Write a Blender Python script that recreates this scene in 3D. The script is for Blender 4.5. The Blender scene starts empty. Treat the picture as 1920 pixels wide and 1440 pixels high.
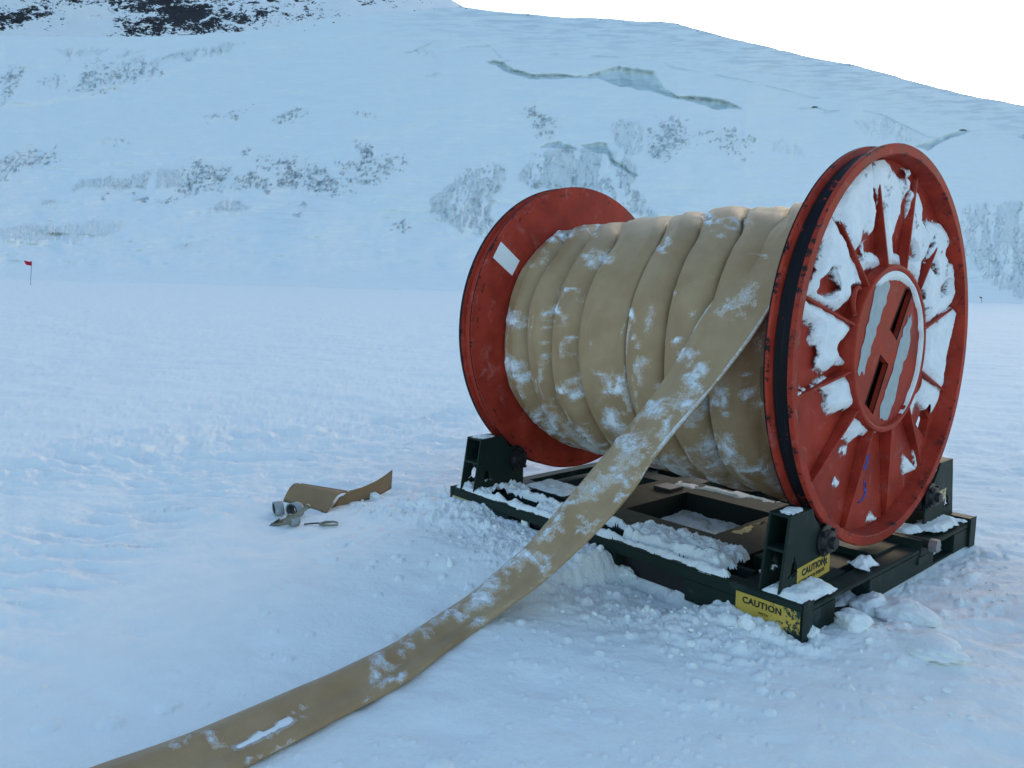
import bpy, bmesh, math, random
import numpy as np
from mathutils import Vector, Matrix
random.seed(5); RNG = np.random.default_rng(7)
SC = bpy.context.scene; COL = SC.collection
R_ = math.radians

# ------------------------------------------------------------------ camera
CAM = np.array([1.6026, -3.9410, 1.4613]); YAW, PITCH, ROLL, FL = -0.8556, -0.1205, 0.0120, 1414.44
FW = np.array([math.sin(YAW)*math.cos(PITCH), math.cos(YAW)*math.cos(PITCH), math.sin(PITCH)])
_r = np.array([math.cos(YAW), -math.sin(YAW), 0.0]); _u = np.cross(_r, FW)
RT = _r*math.cos(ROLL) + _u*math.sin(ROLL); UP = -_r*math.sin(ROLL) + _u*math.cos(ROLL)
cd = bpy.data.cameras.new('camera'); cam = bpy.data.objects.new('camera', cd); COL.objects.link(cam)
cam.matrix_world = Matrix(((RT[0], UP[0], -FW[0], CAM[0]), (RT[1], UP[1], -FW[1], CAM[1]), (RT[2], UP[2], -FW[2], CAM[2]), (0, 0, 0, 1)))
cd.sensor_width = 36; cd.lens = FL/1920*36; cd.clip_start = 0.05; cd.clip_end = 6000
SC.camera = cam
# ------------------------------------------------------------------ light
SUN_EL = 7.5
_sd = FW + RT*(1700-960)/FL; SUN_AZ = math.atan2(_sd[0], _sd[1])       # clockwise from +Y
W = bpy.data.worlds.new('World'); SC.world = W; W.use_nodes = True
nt = W.node_tree; bg = nt.nodes['Background']; sk = nt.nodes.new('ShaderNodeTexSky')
sk.sky_type = 'NISHITA'; sk.sun_disc = False; sk.sun_elevation = R_(SUN_EL); sk.sun_rotation = SUN_AZ
sk.altitude = 100; sk.air_density = 1.0; sk.dust_density = 2.0; sk.ozone_density = 1.7
nt.links.new(sk.outputs[0], bg.inputs[0]); bg.inputs[1].default_value = 0.12
sl = bpy.data.lights.new('sun', 'SUN'); sl.energy = 2.5; sl.angle = R_(0.5); sl.color = (1, .93, .84)
so = bpy.data.objects.new('sun', sl); COL.objects.link(so); so.location = (0, 60, 60)
sdir = Vector((math.sin(SUN_AZ)*math.cos(R_(SUN_EL)), math.cos(SUN_AZ)*math.cos(R_(SUN_EL)), math.sin(R_(SUN_EL))))
so.rotation_euler = sdir.to_track_quat('Z', 'Y').to_euler()
SC.view_settings.view_transform = 'Standard'; SC.view_settings.look = 'None'; SC.view_settings.gamma = 1
SC.view_settings.exposure = 2.1

# ------------------------------------------------------------------ helpers
def ray(u, v):
    u = np.asarray(u, float)[..., None]; v = np.asarray(v, float)[..., None]
    return FW + RT*(u-960)/FL - UP*(v-720)/FL
def onz(u, v, z): d = ray(u, v); return CAM + d*((z-CAM[2])/d[..., 2:3])
def onx(u, v, x): d = ray(u, v); return CAM + d*((x-CAM[0])/d[..., 0:1])
def pix(P):
    d = np.asarray(P)-CAM; z = d@FW
    return 960+FL*(d@RT)/z, 720-FL*(d@UP)/z
def sstep(a, b, x): t = np.clip((x-a)/(b-a), 0, 1); return t*t*(3-2*t)
def _h(ix, iy, s):
    n = (ix.astype(np.int64)*374761393 + iy.astype(np.int64)*668265263 + s*1442695041) & 0xffffffff
    n = ((n ^ (n >> 13))*1274126177) & 0xffffffff
    return ((n ^ (n >> 16)) & 0xffffff)/float(0xffffff)
def vn(x, y, s=0):
    x = np.asarray(x, float); y = np.asarray(y, float)
    ix = np.floor(x); iy = np.floor(y); fx = x-ix; fy = y-iy
    fx = fx*fx*fx*(fx*(fx*6-15)+10); fy = fy*fy*fy*(fy*(fy*6-15)+10)
    ix = ix.astype(np.int64); iy = iy.astype(np.int64)
    a = _h(ix, iy, s); b = _h(ix+1, iy, s); c = _h(ix, iy+1, s); d = _h(ix+1, iy+1, s)
    return (a*(1-fx)+b*fx)*(1-fy)+(c*(1-fx)+d*fx)*fy
def fbm(x, y, o=4, s=0, g=.5):
    t = 0; a = 1; n = 0
    for k in range(o):
        t = t+a*vn(x*2**k+k*17.3, y*2**k-k*9.1, s+k); n += a; a *= g
    return t/n
def worley(x, y, s=0):
    ix = np.floor(x).astype(np.int64); iy = np.floor(y).astype(np.int64); f = np.full(np.shape(x), 9.0); w = np.zeros(np.shape(x))
    for i in (-1, 0, 1):
        for j in (-1, 0, 1):
            cx = ix+i; cy = iy+j
            d = np.hypot(cx+.1+.8*_h(cx, cy, s)-x, cy+.1+.8*_h(cx, cy, s+1)-y); m = d < f
            f = np.where(m, d, f); w = np.where(m, _h(cx, cy, s+2), w)
    return f, w
def polydist(px, py, poly):
    """signed distance, positive inside"""
    poly = np.asarray(poly, float); d = np.full(px.shape, 1e9); ins = np.zeros(px.shape, bool)
    for i in range(len(poly)):
        ax, ay = poly[i]; bx, by = poly[(i+1) % len(poly)]
        ex, ey = bx-ax, by-ay; t = np.clip(((px-ax)*ex+(py-ay)*ey)/(ex*ex+ey*ey+1e-12), 0, 1)
        d = np.minimum(d, np.hypot(px-ax-t*ex, py-ay-t*ey))
        c = ((ay > py) != (by > py)) & (px < (bx-ax)*(py-ay)/(by-ay+1e-12)+ax); ins ^= c
    return np.where(ins, d, -d)
def linedist(px, py, pts):
    d = np.full(px.shape, 1e9)
    for (ax, ay), (bx, by) in zip(pts[:-1], pts[1:]):
        ex, ey = bx-ax, by-ay; t = np.clip(((px-ax)*ex+(py-ay)*ey)/(ex*ex+ey*ey+1e-12), 0, 1)
        d = np.minimum(d, np.hypot(px-ax-t*ex, py-ay-t*ey))
    return d

def mesh_np(name, V, F, mat, parent=None, smooth=True, attrs=None, uv=None):
    me = bpy.data.meshes.new(name); V = np.asarray(V, np.float32); F = np.asarray(F, np.int32); k = F.shape[1]
    me.vertices.add(len(V)); me.vertices.foreach_set('co', V.ravel())
    me.loops.add(F.size); me.loops.foreach_set('vertex_index', F.ravel())
    me.polygons.add(len(F)); me.polygons.foreach_set('loop_start', np.arange(0, F.size, k, dtype=np.int32))
    me.update(calc_edges=True); me.validate()
    me.polygons.foreach_set('use_smooth', np.full(len(me.polygons), smooth))
    for n, a in (attrs or {}).items():
        at = me.attributes.new(n, 'FLOAT', 'POINT'); at.data.foreach_set('value', np.asarray(a, np.float32).ravel())
    if uv is not None:
        ul = me.uv_layers.new(name='UVMap'); ul.data.foreach_set('uv', np.asarray(uv, np.float32)[F.ravel()].ravel())
    me.materials.append(mat)
    o = bpy.data.objects.new(name, me); COL.objects.link(o)
    if parent: o.parent = parent
    return o
def grid_faces(n, m, wrap_n=False, wrap_m=False):
    i = np.arange(n if wrap_n else n-1); j = np.arange(m if wrap_m else m-1)
    I, J = np.meshgrid(i, j, indexing='ij'); I2 = (I+1) % n; J2 = (J+1) % m
    return np.stack([I*m+J, I2*m+J, I2*m+J2, I*m+J2], -1).reshape(-1, 4)

class MB:
    def __init__(s): s.bm = bmesh.new()
    def box(s, x0, x1, y0, y1, z0, z1, rot=None, piv=None):
        vs = [s.bm.verts.new((x, y, z)) for x in (x0, x1) for y in (y0, y1) for z in (z0, z1)]
        for f in ((0, 1, 3, 2), (4, 6, 7, 5), (0, 4, 5, 1), (2, 3, 7, 6), (0, 2, 6, 4), (1, 5, 7, 3)): s.bm.faces.new([vs[i] for i in f])
        if rot is not None:
            bmesh.ops.rotate(s.bm, verts=vs, cent=piv or ((x0+x1)/2, (y0+y1)/2, (z0+z1)/2), matrix=rot)
        return s
    def prism(s, pts, vec):
        a = [s.bm.verts.new(p) for p in pts]; b = [s.bm.verts.new(Vector(p)+Vector(vec)) for p in pts]; n = len(a)
        s.bm.faces.new(a[::-1]); s.bm.faces.new(b)
        for i in range(n): s.bm.faces.new((a[i], a[(i+1) % n], b[(i+1) % n], b[i]))
        return s
    def tube(s, path, r, n=10, cap=True, closed=False):
        path = [Vector(p) for p in path]; rs = r if isinstance(r, (list, tuple)) else [r]*len(path); rings = []; N = len(path); up = None
        for i, p in enumerate(path):
            if closed: t = path[(i+1) % N]-path[i-1]
            else: t = path[min(i+1, N-1)]-path[max(i-1, 0)]
            t.normalize()
            if up is None: up = Vector((0, 0, 1)) if abs(t.z) < .9 else Vector((1, 0, 0))
            a = (up-t*up.dot(t)).normalized(); b = t.cross(a); up = a
            rings.append([s.bm.verts.new(p+(a*math.cos(2*math.pi*k/n)+b*math.sin(2*math.pi*k/n))*rs[i]) for k in range(n)])
        for i in range(N if closed else N-1):
            A = rings[i]; B = rings[(i+1) % N]
            for k in range(n): s.bm.faces.new((A[k], A[(k+1) % n], B[(k+1) % n], B[k]))
        if cap and not closed: s.bm.faces.new(rings[0][::-1]); s.bm.faces.new(rings[-1])
        return s
    def lathe(s, prof, c=(0, 0, 0), n=64, closed=True):
        """profile of (x, r) turned about the X axis through c"""
        rings = [[s.bm.verts.new((c[0]+x, c[1]+r*math.cos(2*math.pi*k/n), c[2]+r*math.sin(2*math.pi*k/n))) for k in range(n)] for x, r in prof]
        m = len(prof)
        for i in range(m if closed else m-1):
            A = rings[i]; B = rings[(i+1) % m]
            for k in range(n): s.bm.faces.new((A[k], B[k], B[(k+1) % n], A[(k+1) % n]))
        if not closed:
            for q, rg in ((0, rings[0]), (1, rings[-1])): s.bm.faces.new(rg if q == 0 else rg[::-1])
        return s
    def build(s, name, mat, parent=None, bevel=0, smooth=False, seg=2):
        bmesh.ops.recalc_face_normals(s.bm, faces=s.bm.faces)
        if bevel:
            e = [e for e in s.bm.edges if len(e.link_faces) == 2 and e.calc_face_angle(0) > .5]
            bmesh.ops.bevel(s.bm, geom=e, offset=bevel, segments=seg, affect='EDGES', clamp_overlap=True)
        me = bpy.data.meshes.new(name); s.bm.to_mesh(me); s.bm.free()
        me.materials.append(mat)
        if smooth:
            me.polygons.foreach_set('use_smooth', [True]*len(me.polygons))
            try: me.set_sharp_from_angle(angle=R_(35))
            except Exception: pass
        o = bpy.data.objects.new(name, me); COL.objects.link(o)
        if parent: o.parent = parent
        return o
def cut(o, cutters):
    """boolean the cutters out of o, then drop them"""
    for c in cutters:
        md = o.modifiers.new('b', 'BOOLEAN'); md.operation = 'DIFFERENCE'; md.object = c; md.solver = 'EXACT'
    dg = bpy.context.evaluated_depsgraph_get(); me = bpy.data.meshes.new_from_object(o.evaluated_get(dg))
    o.modifiers.clear(); old = o.data; me.name = old.name; o.data = me
    try: me.set_sharp_from_angle(angle=R_(35))
    except Exception: pass
    for c in cutters: bpy.data.objects.remove(c)
def tag(o, label=None, cat=None, group=None, kind=None):
    if label: o['label'] = label
    if cat: o['category'] = cat
    if group: o['group'] = group
    if kind: o['kind'] = kind
    return o
def empty(name, loc=(0, 0, 0)):
    o = bpy.data.objects.new(name, None); COL.objects.link(o); o.empty_display_size = .1; o.location = loc
    o['_base'] = 1; del o['_base']; return o
def adopt(root, *obs):
    """parts are modelled in world space; keep them there under a root that stands elsewhere"""
    for o in obs: o.parent = root; o.matrix_parent_inverse = Matrix.Translation(root.location).inverted()

# ------------------------------------------------------------------ materials
class NM:
    def __init__(s, name):
        s.m = bpy.data.materials.new(name); s.m.use_nodes = True; s.t = s.m.node_tree; s.b = s.t.nodes['Principled BSDF']
    def n(s, ty, **kw):
        x = s.t.nodes.new('ShaderNode'+ty)
        for k, v in kw.items():
            if k[0] == 'i' and k[1:].isdigit(): s.put(x.inputs[int(k[1:])], v)
            elif k in x.inputs.keys(): s.put(x.inputs[k], v)
            else: setattr(x, k, v)
        return x
    def put(s, sock, v):
        if isinstance(v, bpy.types.NodeSocket): s.t.links.new(v, sock)
        else: sock.default_value = v
    def noise(s, scale, det=4, rough=.55, vec=None, dist=0):
        x = s.n('TexNoise', Scale=scale, Detail=det, Roughness=rough, Distortion=dist)
        s.put(x.inputs['Vector'], vec if vec is not None else s.obj()); return x.outputs[0]
    def obj(s, sc=None):
        if not hasattr(s, '_o'): s._o = s.n('TexCoord').outputs['Object']
        if sc is None: return s._o
        mp = s.n('Mapping'); s.put(mp.inputs[0], s._o); mp.inputs['Scale'].default_value = sc; return mp.outputs[0]
    def uv(s, sc=(1, 1, 1)):
        mp = s.n('Mapping'); s.put(mp.inputs[0], s.n('UVMap').outputs[0]); mp.inputs['Scale'].default_value = sc; return mp.outputs[0]
    def attr(s, n): return s.n('Attribute', attribute_name=n).outputs['Fac']
    def ramp(s, f, a, b, c0=0., c1=1.):
        x = s.n('MapRange', interpolation_type='SMOOTHSTEP'); s.put(x.inputs[0], f)
        for i, v in enumerate((a, b, c0, c1)): x.inputs[i+1].default_value = v
        return x.outputs[0]
    def math(s, op, a, b=0., c=0.):
        x = s.n('Math', operation=op); s.put(x.inputs[0], a); s.put(x.inputs[1], b); s.put(x.inputs[2], c); return x.outputs[0]
    def mix(s, f, a, b):
        x = s.n('Mix', data_type='RGBA'); s.put(x.inputs[0], f)
        s.put(x.inputs[6], a if not isinstance(a, tuple) else (*a, 1)); s.put(x.inputs[7], b if not isinstance(b, tuple) else (*b, 1)); return x.outputs[2]
    def bump(s, h, strength=.5, dist=.01, nrm=None):
        x = s.n('Bump', Strength=strength, Distance=dist); s.put(x.inputs['Height'], h)
        if nrm is not None: s.put(x.inputs['Normal'], nrm)
        return x.outputs[0]
    def done(s, col=None, rough=.6, nrm=None, spec=.3, metal=0.):
        if col is not None: s.put(s.b.inputs['Base Color'], col if not isinstance(col, tuple) else (*col, 1))
        s.put(s.b.inputs['Roughness'], rough); s.put(s.b.inputs['Specular IOR Level'], spec); s.put(s.b.inputs['Metallic'], metal)
        if nrm is not None: s.put(s.b.inputs['Normal'], nrm)
        return s.m
SNOW = (.86, .88, .90)
def m_snow(name, fine=1., grain=.004):
    k = NM(name); a = k.noise(38, 5, .6); b = k.noise(190, 3, .6); c = k.noise(7, 3)
    nr = k.bump(a, .35*fine, .02); nr = k.bump(b, .45*fine, grain, nr)
    col = k.mix(k.ramp(c, .3, .7), (.835, .865, .865), (.875, .895, .885))
    return k.done(col, .75, nr, .12)
M_ground = m_snow('snow_crust'); M_lump = m_snow('loose_snow', 1.4)
def m_red(name, base=(.43, .046, .024), dark=(.27, .024, .013)):
    k = NM(name); a = k.noise(5, 5, .6); col = k.mix(k.ramp(a, .3, .7), dark, base)
    d = k.noise(9, 6, .7, dist=.6); col = k.mix(k.ramp(d, .54, .74, 0, .32), col, (.50, .26, .23))      # chalky scuffs
    r = k.noise(24, 6, .75); col = k.mix(k.ramp(r, .70, .735), col, (.03, .018, .012))                  # chips
    sp = k.n('SeparateXYZ'); k.put(sp.inputs[0], k.obj()); zz = k.math('SUBTRACT', sp.outputs[2], 1.2)
    rad = k.math('SQRT', k.math('ADD', k.math('MULTIPLY', sp.outputs[1], sp.outputs[1]), k.math('MULTIPLY', zz, zz)))
    lip = k.math('MAXIMUM', k.ramp(rad, .984, .999), k.math('MULTIPLY', k.ramp(rad, .940, .952), k.ramp(rad, .966, .953)))      # paint knocked off the lips and the rim's inner edge
    col = k.mix(k.math('MULTIPLY', lip, k.ramp(k.noise(11, 6, .8), .535, .575)), col, (.018, .014, .014))
    nr = k.bump(k.noise(60, 3), .15, .004)
    return k.done(col, k.ramp(a, .2, .8, .5, .7), nr, .16)
M_red = m_red('red_paint'); M_redrib = m_red('red_rib_paint')
def m_band():
    k = NM('worn_dark_tread'); a = k.noise(9, 6, .7); s = k.noise(3, 4, vec=k.obj((60, 1, 1)))
    col = k.mix(k.ramp(a, .62, .66), (.007, .007, .010), (.33, .03, .016)); col = k.mix(k.ramp(s, .55, .7, 0, .5), col, (.028, .028, .034))
    return k.done(col, .6, k.bump(s, .3, .004), .15)
M_band = m_band()
def m_green():
    k = NM('dark_green_steel'); a = k.noise(6, 5, .6); col = k.mix(a, (.007, .017, .014), (.013, .028, .022))
    r = k.noise(22, 6, .75); col = k.mix(k.ramp(r, .68, .72), col, (.05, .035, .022)); f = k.noise(4, 5, .7)
    col = k.mix(k.ramp(f, .56, .75, 0, .07), col, (.5, .55, .58))
    return k.done(col, .55, k.bump(k.noise(90, 3), .15, .003), .2)
M_green = m_green()
def m_olive():
    k = NM('dusty_olive_steel'); a = k.noise(3, 6, .65, vec=k.obj((1, 4, 4))); b = k.noise(40, 4, .6)
    col = k.mix(a, (.050, .045, .032), (.115, .103, .075)); col = k.mix(k.ramp(b, .55, .8, 0, .4), col, (.25, .23, .17))
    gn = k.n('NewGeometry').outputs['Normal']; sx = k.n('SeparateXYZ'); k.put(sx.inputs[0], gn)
    col = k.mix(k.ramp(sx.outputs[2], .4, .8), (.012, .016, .013), col)  # dust on tops; side walls painted near black for the opening's shade
    return k.done(col, .75, k.bump(b, .2, .003), .2)
M_olive = m_olive()
def flat(name, c, rough=.6, spec=.3, metal=0., var=.25, sc=25):
    k = NM(name); a = k.noise(sc, 5, .6); col = k.mix(a, tuple(x*(1-var) for x in c), tuple(min(1, x*(1+var)) for x in c))
    return k.done(col, rough, k.bump(a, .12, .003), spec, metal)
M_black = flat('black_steel', (.012, .012, .013), .45, .4); M_bolt = flat('zinc_bolt', (.30, .30, .29), .4, .5, .7)
M_grey = flat('grey_primer', (.36, .42, .44), .7); M_blue = flat('blue_marker', (.04, .06, .30), .7)
M_white = flat('white_placard', (.92, .93, .93), .45, .4, var=.02); M_rust = flat('rusty_cavity', (.035, .014, .008), .8, var=.8, sc=14)
def m_hose():
    k = NM('tan_hose_jacket'); a = k.noise(4, 5, .6); u = k.uv((1, 1, 1))
    wv = k.n('TexWave', wave_type='BANDS', bands_direction='DIAGONAL', Scale=70., Distortion=1.5); k.put(wv.inputs[0], u)
    wv2 = k.n('TexWave', wave_type='BANDS', bands_direction='X', Scale=90., Distortion=.5); k.put(wv2.inputs[0], u)
    h = k.math('ADD', wv.outputs[1], wv2.outputs[1])
    col = k.mix(k.ramp(a, .3, .7), (.345, .218, .112), (.425, .290, .160))
    col = k.mix(k.math('MULTIPLY', wv.outputs[1], .16), col, (.24, .16, .075))
    st = k.noise(7, 5, .7, vec=k.uv((.35, 3, 1))); col = k.mix(k.ramp(st, .56, .8, 0, .5), col, (.24, .165, .085))
    f = k.noise(30, 6, .7, dist=.5); s = k.attr('snow'); g = k.noise(150, 3, .6)
    t = k.math('ADD', s, k.math('MULTIPLY', k.math('SUBTRACT', f, .5), .95)); t2 = k.math('ADD', t, k.math('MULTIPLY', k.math('SUBTRACT', g, .5), .7))
    t = k.math('ADD', t, k.math('MULTIPLY', k.math('SUBTRACT', g, .5), .12))
    thick = k.ramp(t, .50, .57, 0, .95); thin = k.ramp(t2, .20, .62, 0, .5)
    col = k.mix(k.math('MAXIMUM', thick, thin), col, (.86, .88, .90))
    nr = k.bump(h, .22, .002); nr = k.bump(k.ramp(t, .46, .75), .8, .010, nr)
    return k.done(col, k.ramp(t, .3, .6, .46, .8), nr, .32)
M_hose = m_hose()
def m_card():
    k = NM('brown_board'); a = k.noise(6, 5, .6); b = k.noise(80, 4, .7)
    col = k.mix(a, (.23, .145, .075), (.33, .22, .125)); col = k.mix(k.ramp(b, .6, .8, 0, .4), col, (.13, .08, .04))
    return k.done(col, .8, k.bump(b, .2, .002), .15)
M_card = m_card(); M_web = flat('pale_webbing', (.31, .34, .35), .8, .2, var=.35, sc=60); M_webdark = flat('dark_webbing', (.05, .055, .065), .8, .2)
M_zinc = flat('yellow_zinc', (.23, .22, .17), .38, .5, .7, .5); M_flag = flat('red_flag_cloth', (.50, .01, .045), .7); M_pole = flat('bamboo_pole', (.10, .09, .08), .7)
def m_label(name, base, worn):
    k = NM(name); a = k.noise(42, 6, .8); x = k.attr('wear') if worn else None
    col = base
    f = k.ramp(k.math('ADD', a, k.math('MULTIPLY', x, .45)), .62, .66) if worn else k.ramp(a, .72, .75)
    col = k.mix(f, base, (.016, .034, .027)); return k.done(col, .5, None, .35)
M_lab = m_label('yellow_label', (.52, .36, .06), True); M_lab2 = m_label('faded_label', (.60, .50, .24), True)
M_ink = flat('black_ink', (.02, .02, .02), .6)

# ------------------------------------------------------------------ ground
PACK_X = [(-2.37, .06), (-1.95, .085), (-1.75, .055), (-1.55, .05), (-1.2, .10), (-.95, .09), (-.88, -.05), (-.47, -.06), (-.25, .03), (-.1, .01), (.12, -.01)]
TRACK = np.array([onz(u, v, 0)[:2] for u, v in ((395, 845), (330, 905), (270, 965), (190, 1030), (110, 1080), (0, 1130))])
LANE = np.array([onz(u, v, 0)[:2] for u, v in ((-100, 905), (200, 850), (500, 815), (850, 775), (1000, 760))])
DRIFT = np.array([onz(u, v, 0)[:2] for u, v in ((1700, 905), (1790, 893), (1850, 905), (1920, 950), (2000, 1020), (2100, 1120))])
BASE_U = [-900, 0, 860, 1400, 1900, 2900]; BASE_V = [508, 527, 546, 557, 569, 590]
def hill_depth(u, s):
    db = np.interp(u, [-900, 0, 860, 1900, 2900], [58, 66, 105, 190, 260]); dr = np.interp(u, [-900, 0, 860, 1400, 1900, 2900], [230, 250, 330, 330, 400, 520])
    return db+(dr-db)*(.10*(1-np.exp(-s/.035))+.90*(.62*s+.38*s**2.2))
_bu = np.arange(-900, 2900, 20.); _bd = ray(_bu, np.interp(_bu, BASE_U, BASE_V)); _bp = np.hypot(_bd[:, 0], _bd[:, 1]); BASE_AZ = np.arctan2(_bd[:, 0], _bd[:, 1])-YAW
BASE_D = hill_depth(_bu, 0)*_bp; BASE_Z = CAM[2]+hill_depth(_bu, 0)*_bd[:, 2]
def gbase(x, y):
    d = np.hypot(x-CAM[0], y-CAM[1]); az = (np.arctan2(x-CAM[0], y-CAM[1])-YAW+math.pi) % (2*math.pi)-math.pi
    D = np.interp(az, BASE_AZ, BASE_D); Z = np.interp(az, BASE_AZ, BASE_Z)*(1-sstep(1.2, 2., np.abs(az)))
    return Z*np.clip((d-9)/(D-9), 0, 1.15)**1.25
def ground(x, y, fine=True):
    d = np.hypot(x-CAM[0], y-CAM[1]); z = gbase(x, y)
    z = z + (fbm(x*.35, y*.35, 3, 3)-.5)*.10*sstep(1, 6, d)
    # wind crust: long shallow ripples, rougher in the trodden strip to the left of the reel
    a = math.radians(35); xr = x*math.cos(a)+y*math.sin(a); yr = -x*math.sin(a)+y*math.cos(a)
    rough = sstep(1.2, 3.2, d)*(1-.8*sstep(8, 15, d))*(.35+.65*sstep(.35, .6, fbm(x*.5, y*.5, 3, 11)))
    near = np.maximum(sstep(3.0, 4.3, d+.9*(fbm(x*.7, y*.7, 2, 12)-.5)), .45*sstep(.3, 1.0, x))
    z = z + rough*(.25+.75*near)*((fbm(xr*2.0, yr*5.0, 5, 21, .58)-.5)*.115+(fbm(xr*9, yr*15, 3, 31)-.5)*.028)
    z = z + (fbm(xr*.8, yr*3.2, 5, 41, .5)-.5)*.11*sstep(7, 16, d)*(1-.5*sstep(25, 60, d))
    # tyre-tread ripples and the lane beside them
    dt = linedist(x, y, TRACK); q = np.zeros_like(x); acc = 0
    for (p0, p1) in zip(TRACK[:-1], TRACK[1:]):
        e = p1-p0; L = np.hypot(*e); t = ((x-p0[0])*e[0]+(y-p0[1])*e[1])/L/L; m = (t >= 0) & (t < 1); q = np.where(m, acc+t*L, q); acc += L
    wv = np.sin((q+.45*dt**2+.22*fbm(x*2.4, y*2.4, 3, 5))*2*math.pi/.23)
    z = z + wv*.015*(1-sstep(.18, .5, dt))*sstep(.35, .6, fbm(x*.9, y*.9, 2, 8)+.15) - .02*(1-sstep(.2, .6, dt))
    dl = linedist(x, y, LANE); z = z + (1-sstep(.1, .8, dl))*((fbm(xr*4, yr*7, 3, 51)-.5)*.11-.02)
    # drift behind the right flange
    dd = linedist(x, y, DRIFT); side = sstep(-1., 1., (x-DRIFT[1][0])+(y-DRIFT[1][1])*.2)
    z = z + .16*np.exp(-(dd/.55)**2)*sstep(.3, 1.4, x)*sstep(-.6, .6, y)
    # heap shoved against the front rail and the right side of the stand
    px = np.interp(x, [p[0] for p in PACK_X], [p[1] for p in PACK_X])
    fr = np.exp(-np.clip(-1.035-y, 0, 9)**2/.42**2)*(x > -2.9)*(1-sstep(.1, .5, x))*sstep(-2.95, -2.3, x)
    inside = (x > -2.36) & (x < .11) & (y > -1.01) & (y < 1.01)
    heap = (px*fr+.05*np.exp(-((x+1.35)/.8)**2-((y+1.55)/.4)**2))*sstep(-.90, -1.0, y)
    rs = np.exp(-np.clip(x-.125, 0, 9)**2/.4**2)*sstep(-1.15, -.7, y)*(1-sstep(1.1, 1.8, y))*sstep(.03, .12, x)
    heap = heap + rs*(-.035+.03*sstep(-.5, -.8, y)+.02*sstep(.8, 1.1, y))
    heap = heap + .045*np.exp(-(((x-.36)/.19)**2+((y+.66)/.26)**2))*(x > .125)
    iw = sstep(-2.36, -2.24, x)*sstep(.11, -.01, x)*sstep(-1.01, -.86, y)*sstep(1.01, .86, y)
    z = (z+heap)*(1-iw)+iw*(z*.2+.012+.03*fbm(x*9, y*9, 3, 61))
    if fine:
        front = sstep(-1.75, -1.15, y+.25*(fbm(x*1.6, y*1.6, 2, 70)-.5)*2)*sstep(-.88, -1.02, y)*sstep(-3.0, -2.5, x)*sstep(.25, .05, x)
        side = sstep(.62, .18, x+.5*(fbm(x*1.6, y*1.6, 2, 73)-.5))*sstep(.02, .12, x)*sstep(-1.35, -1.0, y)*(1-sstep(1.0, 1.6, y))
        front = front*np.where(y < -1.0, 1-.8*sstep(.0, -.04, px)*sstep(-1.35, -1.1, y), 1)
        act = np.clip(iw*.8+front*.75+side*.30, 0, 1)*sstep(.15, .6, fbm(x*2.6, y*2.6, 3, 71)+front*.12)
        for sc, am, sd in ((6.5, .030, 81), (14, .020, 84), (33, .010, 87)):
            qx = x*sc+.9*fbm(x*sc*1.3, y*sc*1.3, 3, sd); qy = y*sc+.9*fbm(y*sc*1.3, x*sc*1.3, 3, sd)
            f, w = worley(qx, qy, sd)
            z = z + act*am*np.sqrt(np.clip(1-(f/(.34+.3*w))**2, 0, 1))*(.25+w)*(1-.5*iw)
        z = z + act*(fbm(x*42, y*42, 3, 77)-.5)*.014
        # scattered crumbs
        for sc, am, sd, th in ((15, .013, 91, .90), (28, .007, 95, .88), (8, .018, 99, .95)):
            f, w = worley(x*sc, y*sc, sd); z = z + am*np.sqrt(np.clip(1-(f/(.16+.2*w))**2, 0, 1))*(w > th)*sstep(.45, .65, fbm(x*.8, y*.8, 2, sd)+.3*np.maximum(front, side))*(~inside)
        # shallow dents
        for sc, am, sd in ((2.3, .018, 103), (4.1, .008, 107)):
            f, w = worley(xr*sc*.7, yr*sc, sd); z = z - am*np.exp(-(f/.17)**2)*(w > .55)*(~inside)*(d < 20)
    return z
def build_ground():
    fine = np.linspace(-R_(38), R_(38), 1050); coarse = np.linspace(R_(40), 2*math.pi-R_(40), 90)
    az = np.concatenate([fine, coarse])+YAW
    r = [0.25]
    while r[-1] < 520: r.append(r[-1]*(1.045 if r[-1] < 1.6 else 1.0043 if r[-1] < 7.5 else 1.010 if r[-1] < 60 else 1.04))
    r = np.array(r); A, Rr = np.meshgrid(az, r, indexing='ij')
    x = CAM[0]+np.sin(A)*Rr; y = CAM[1]+np.cos(A)*Rr; z = ground(x, y)
    V = np.stack([x, y, z], -1).reshape(-1, 3); n, m = A.shape
    V = np.vstack([V, [[CAM[0], CAM[1], 0]]])
    o = mesh_np('snow_ground', V, grid_faces(n, m, wrap_n=True), M_ground); tag(o, kind='structure'); return o
build_ground()
def gz(x, y): return float(ground(np.array([x]), np.array([y]))[0])

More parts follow.
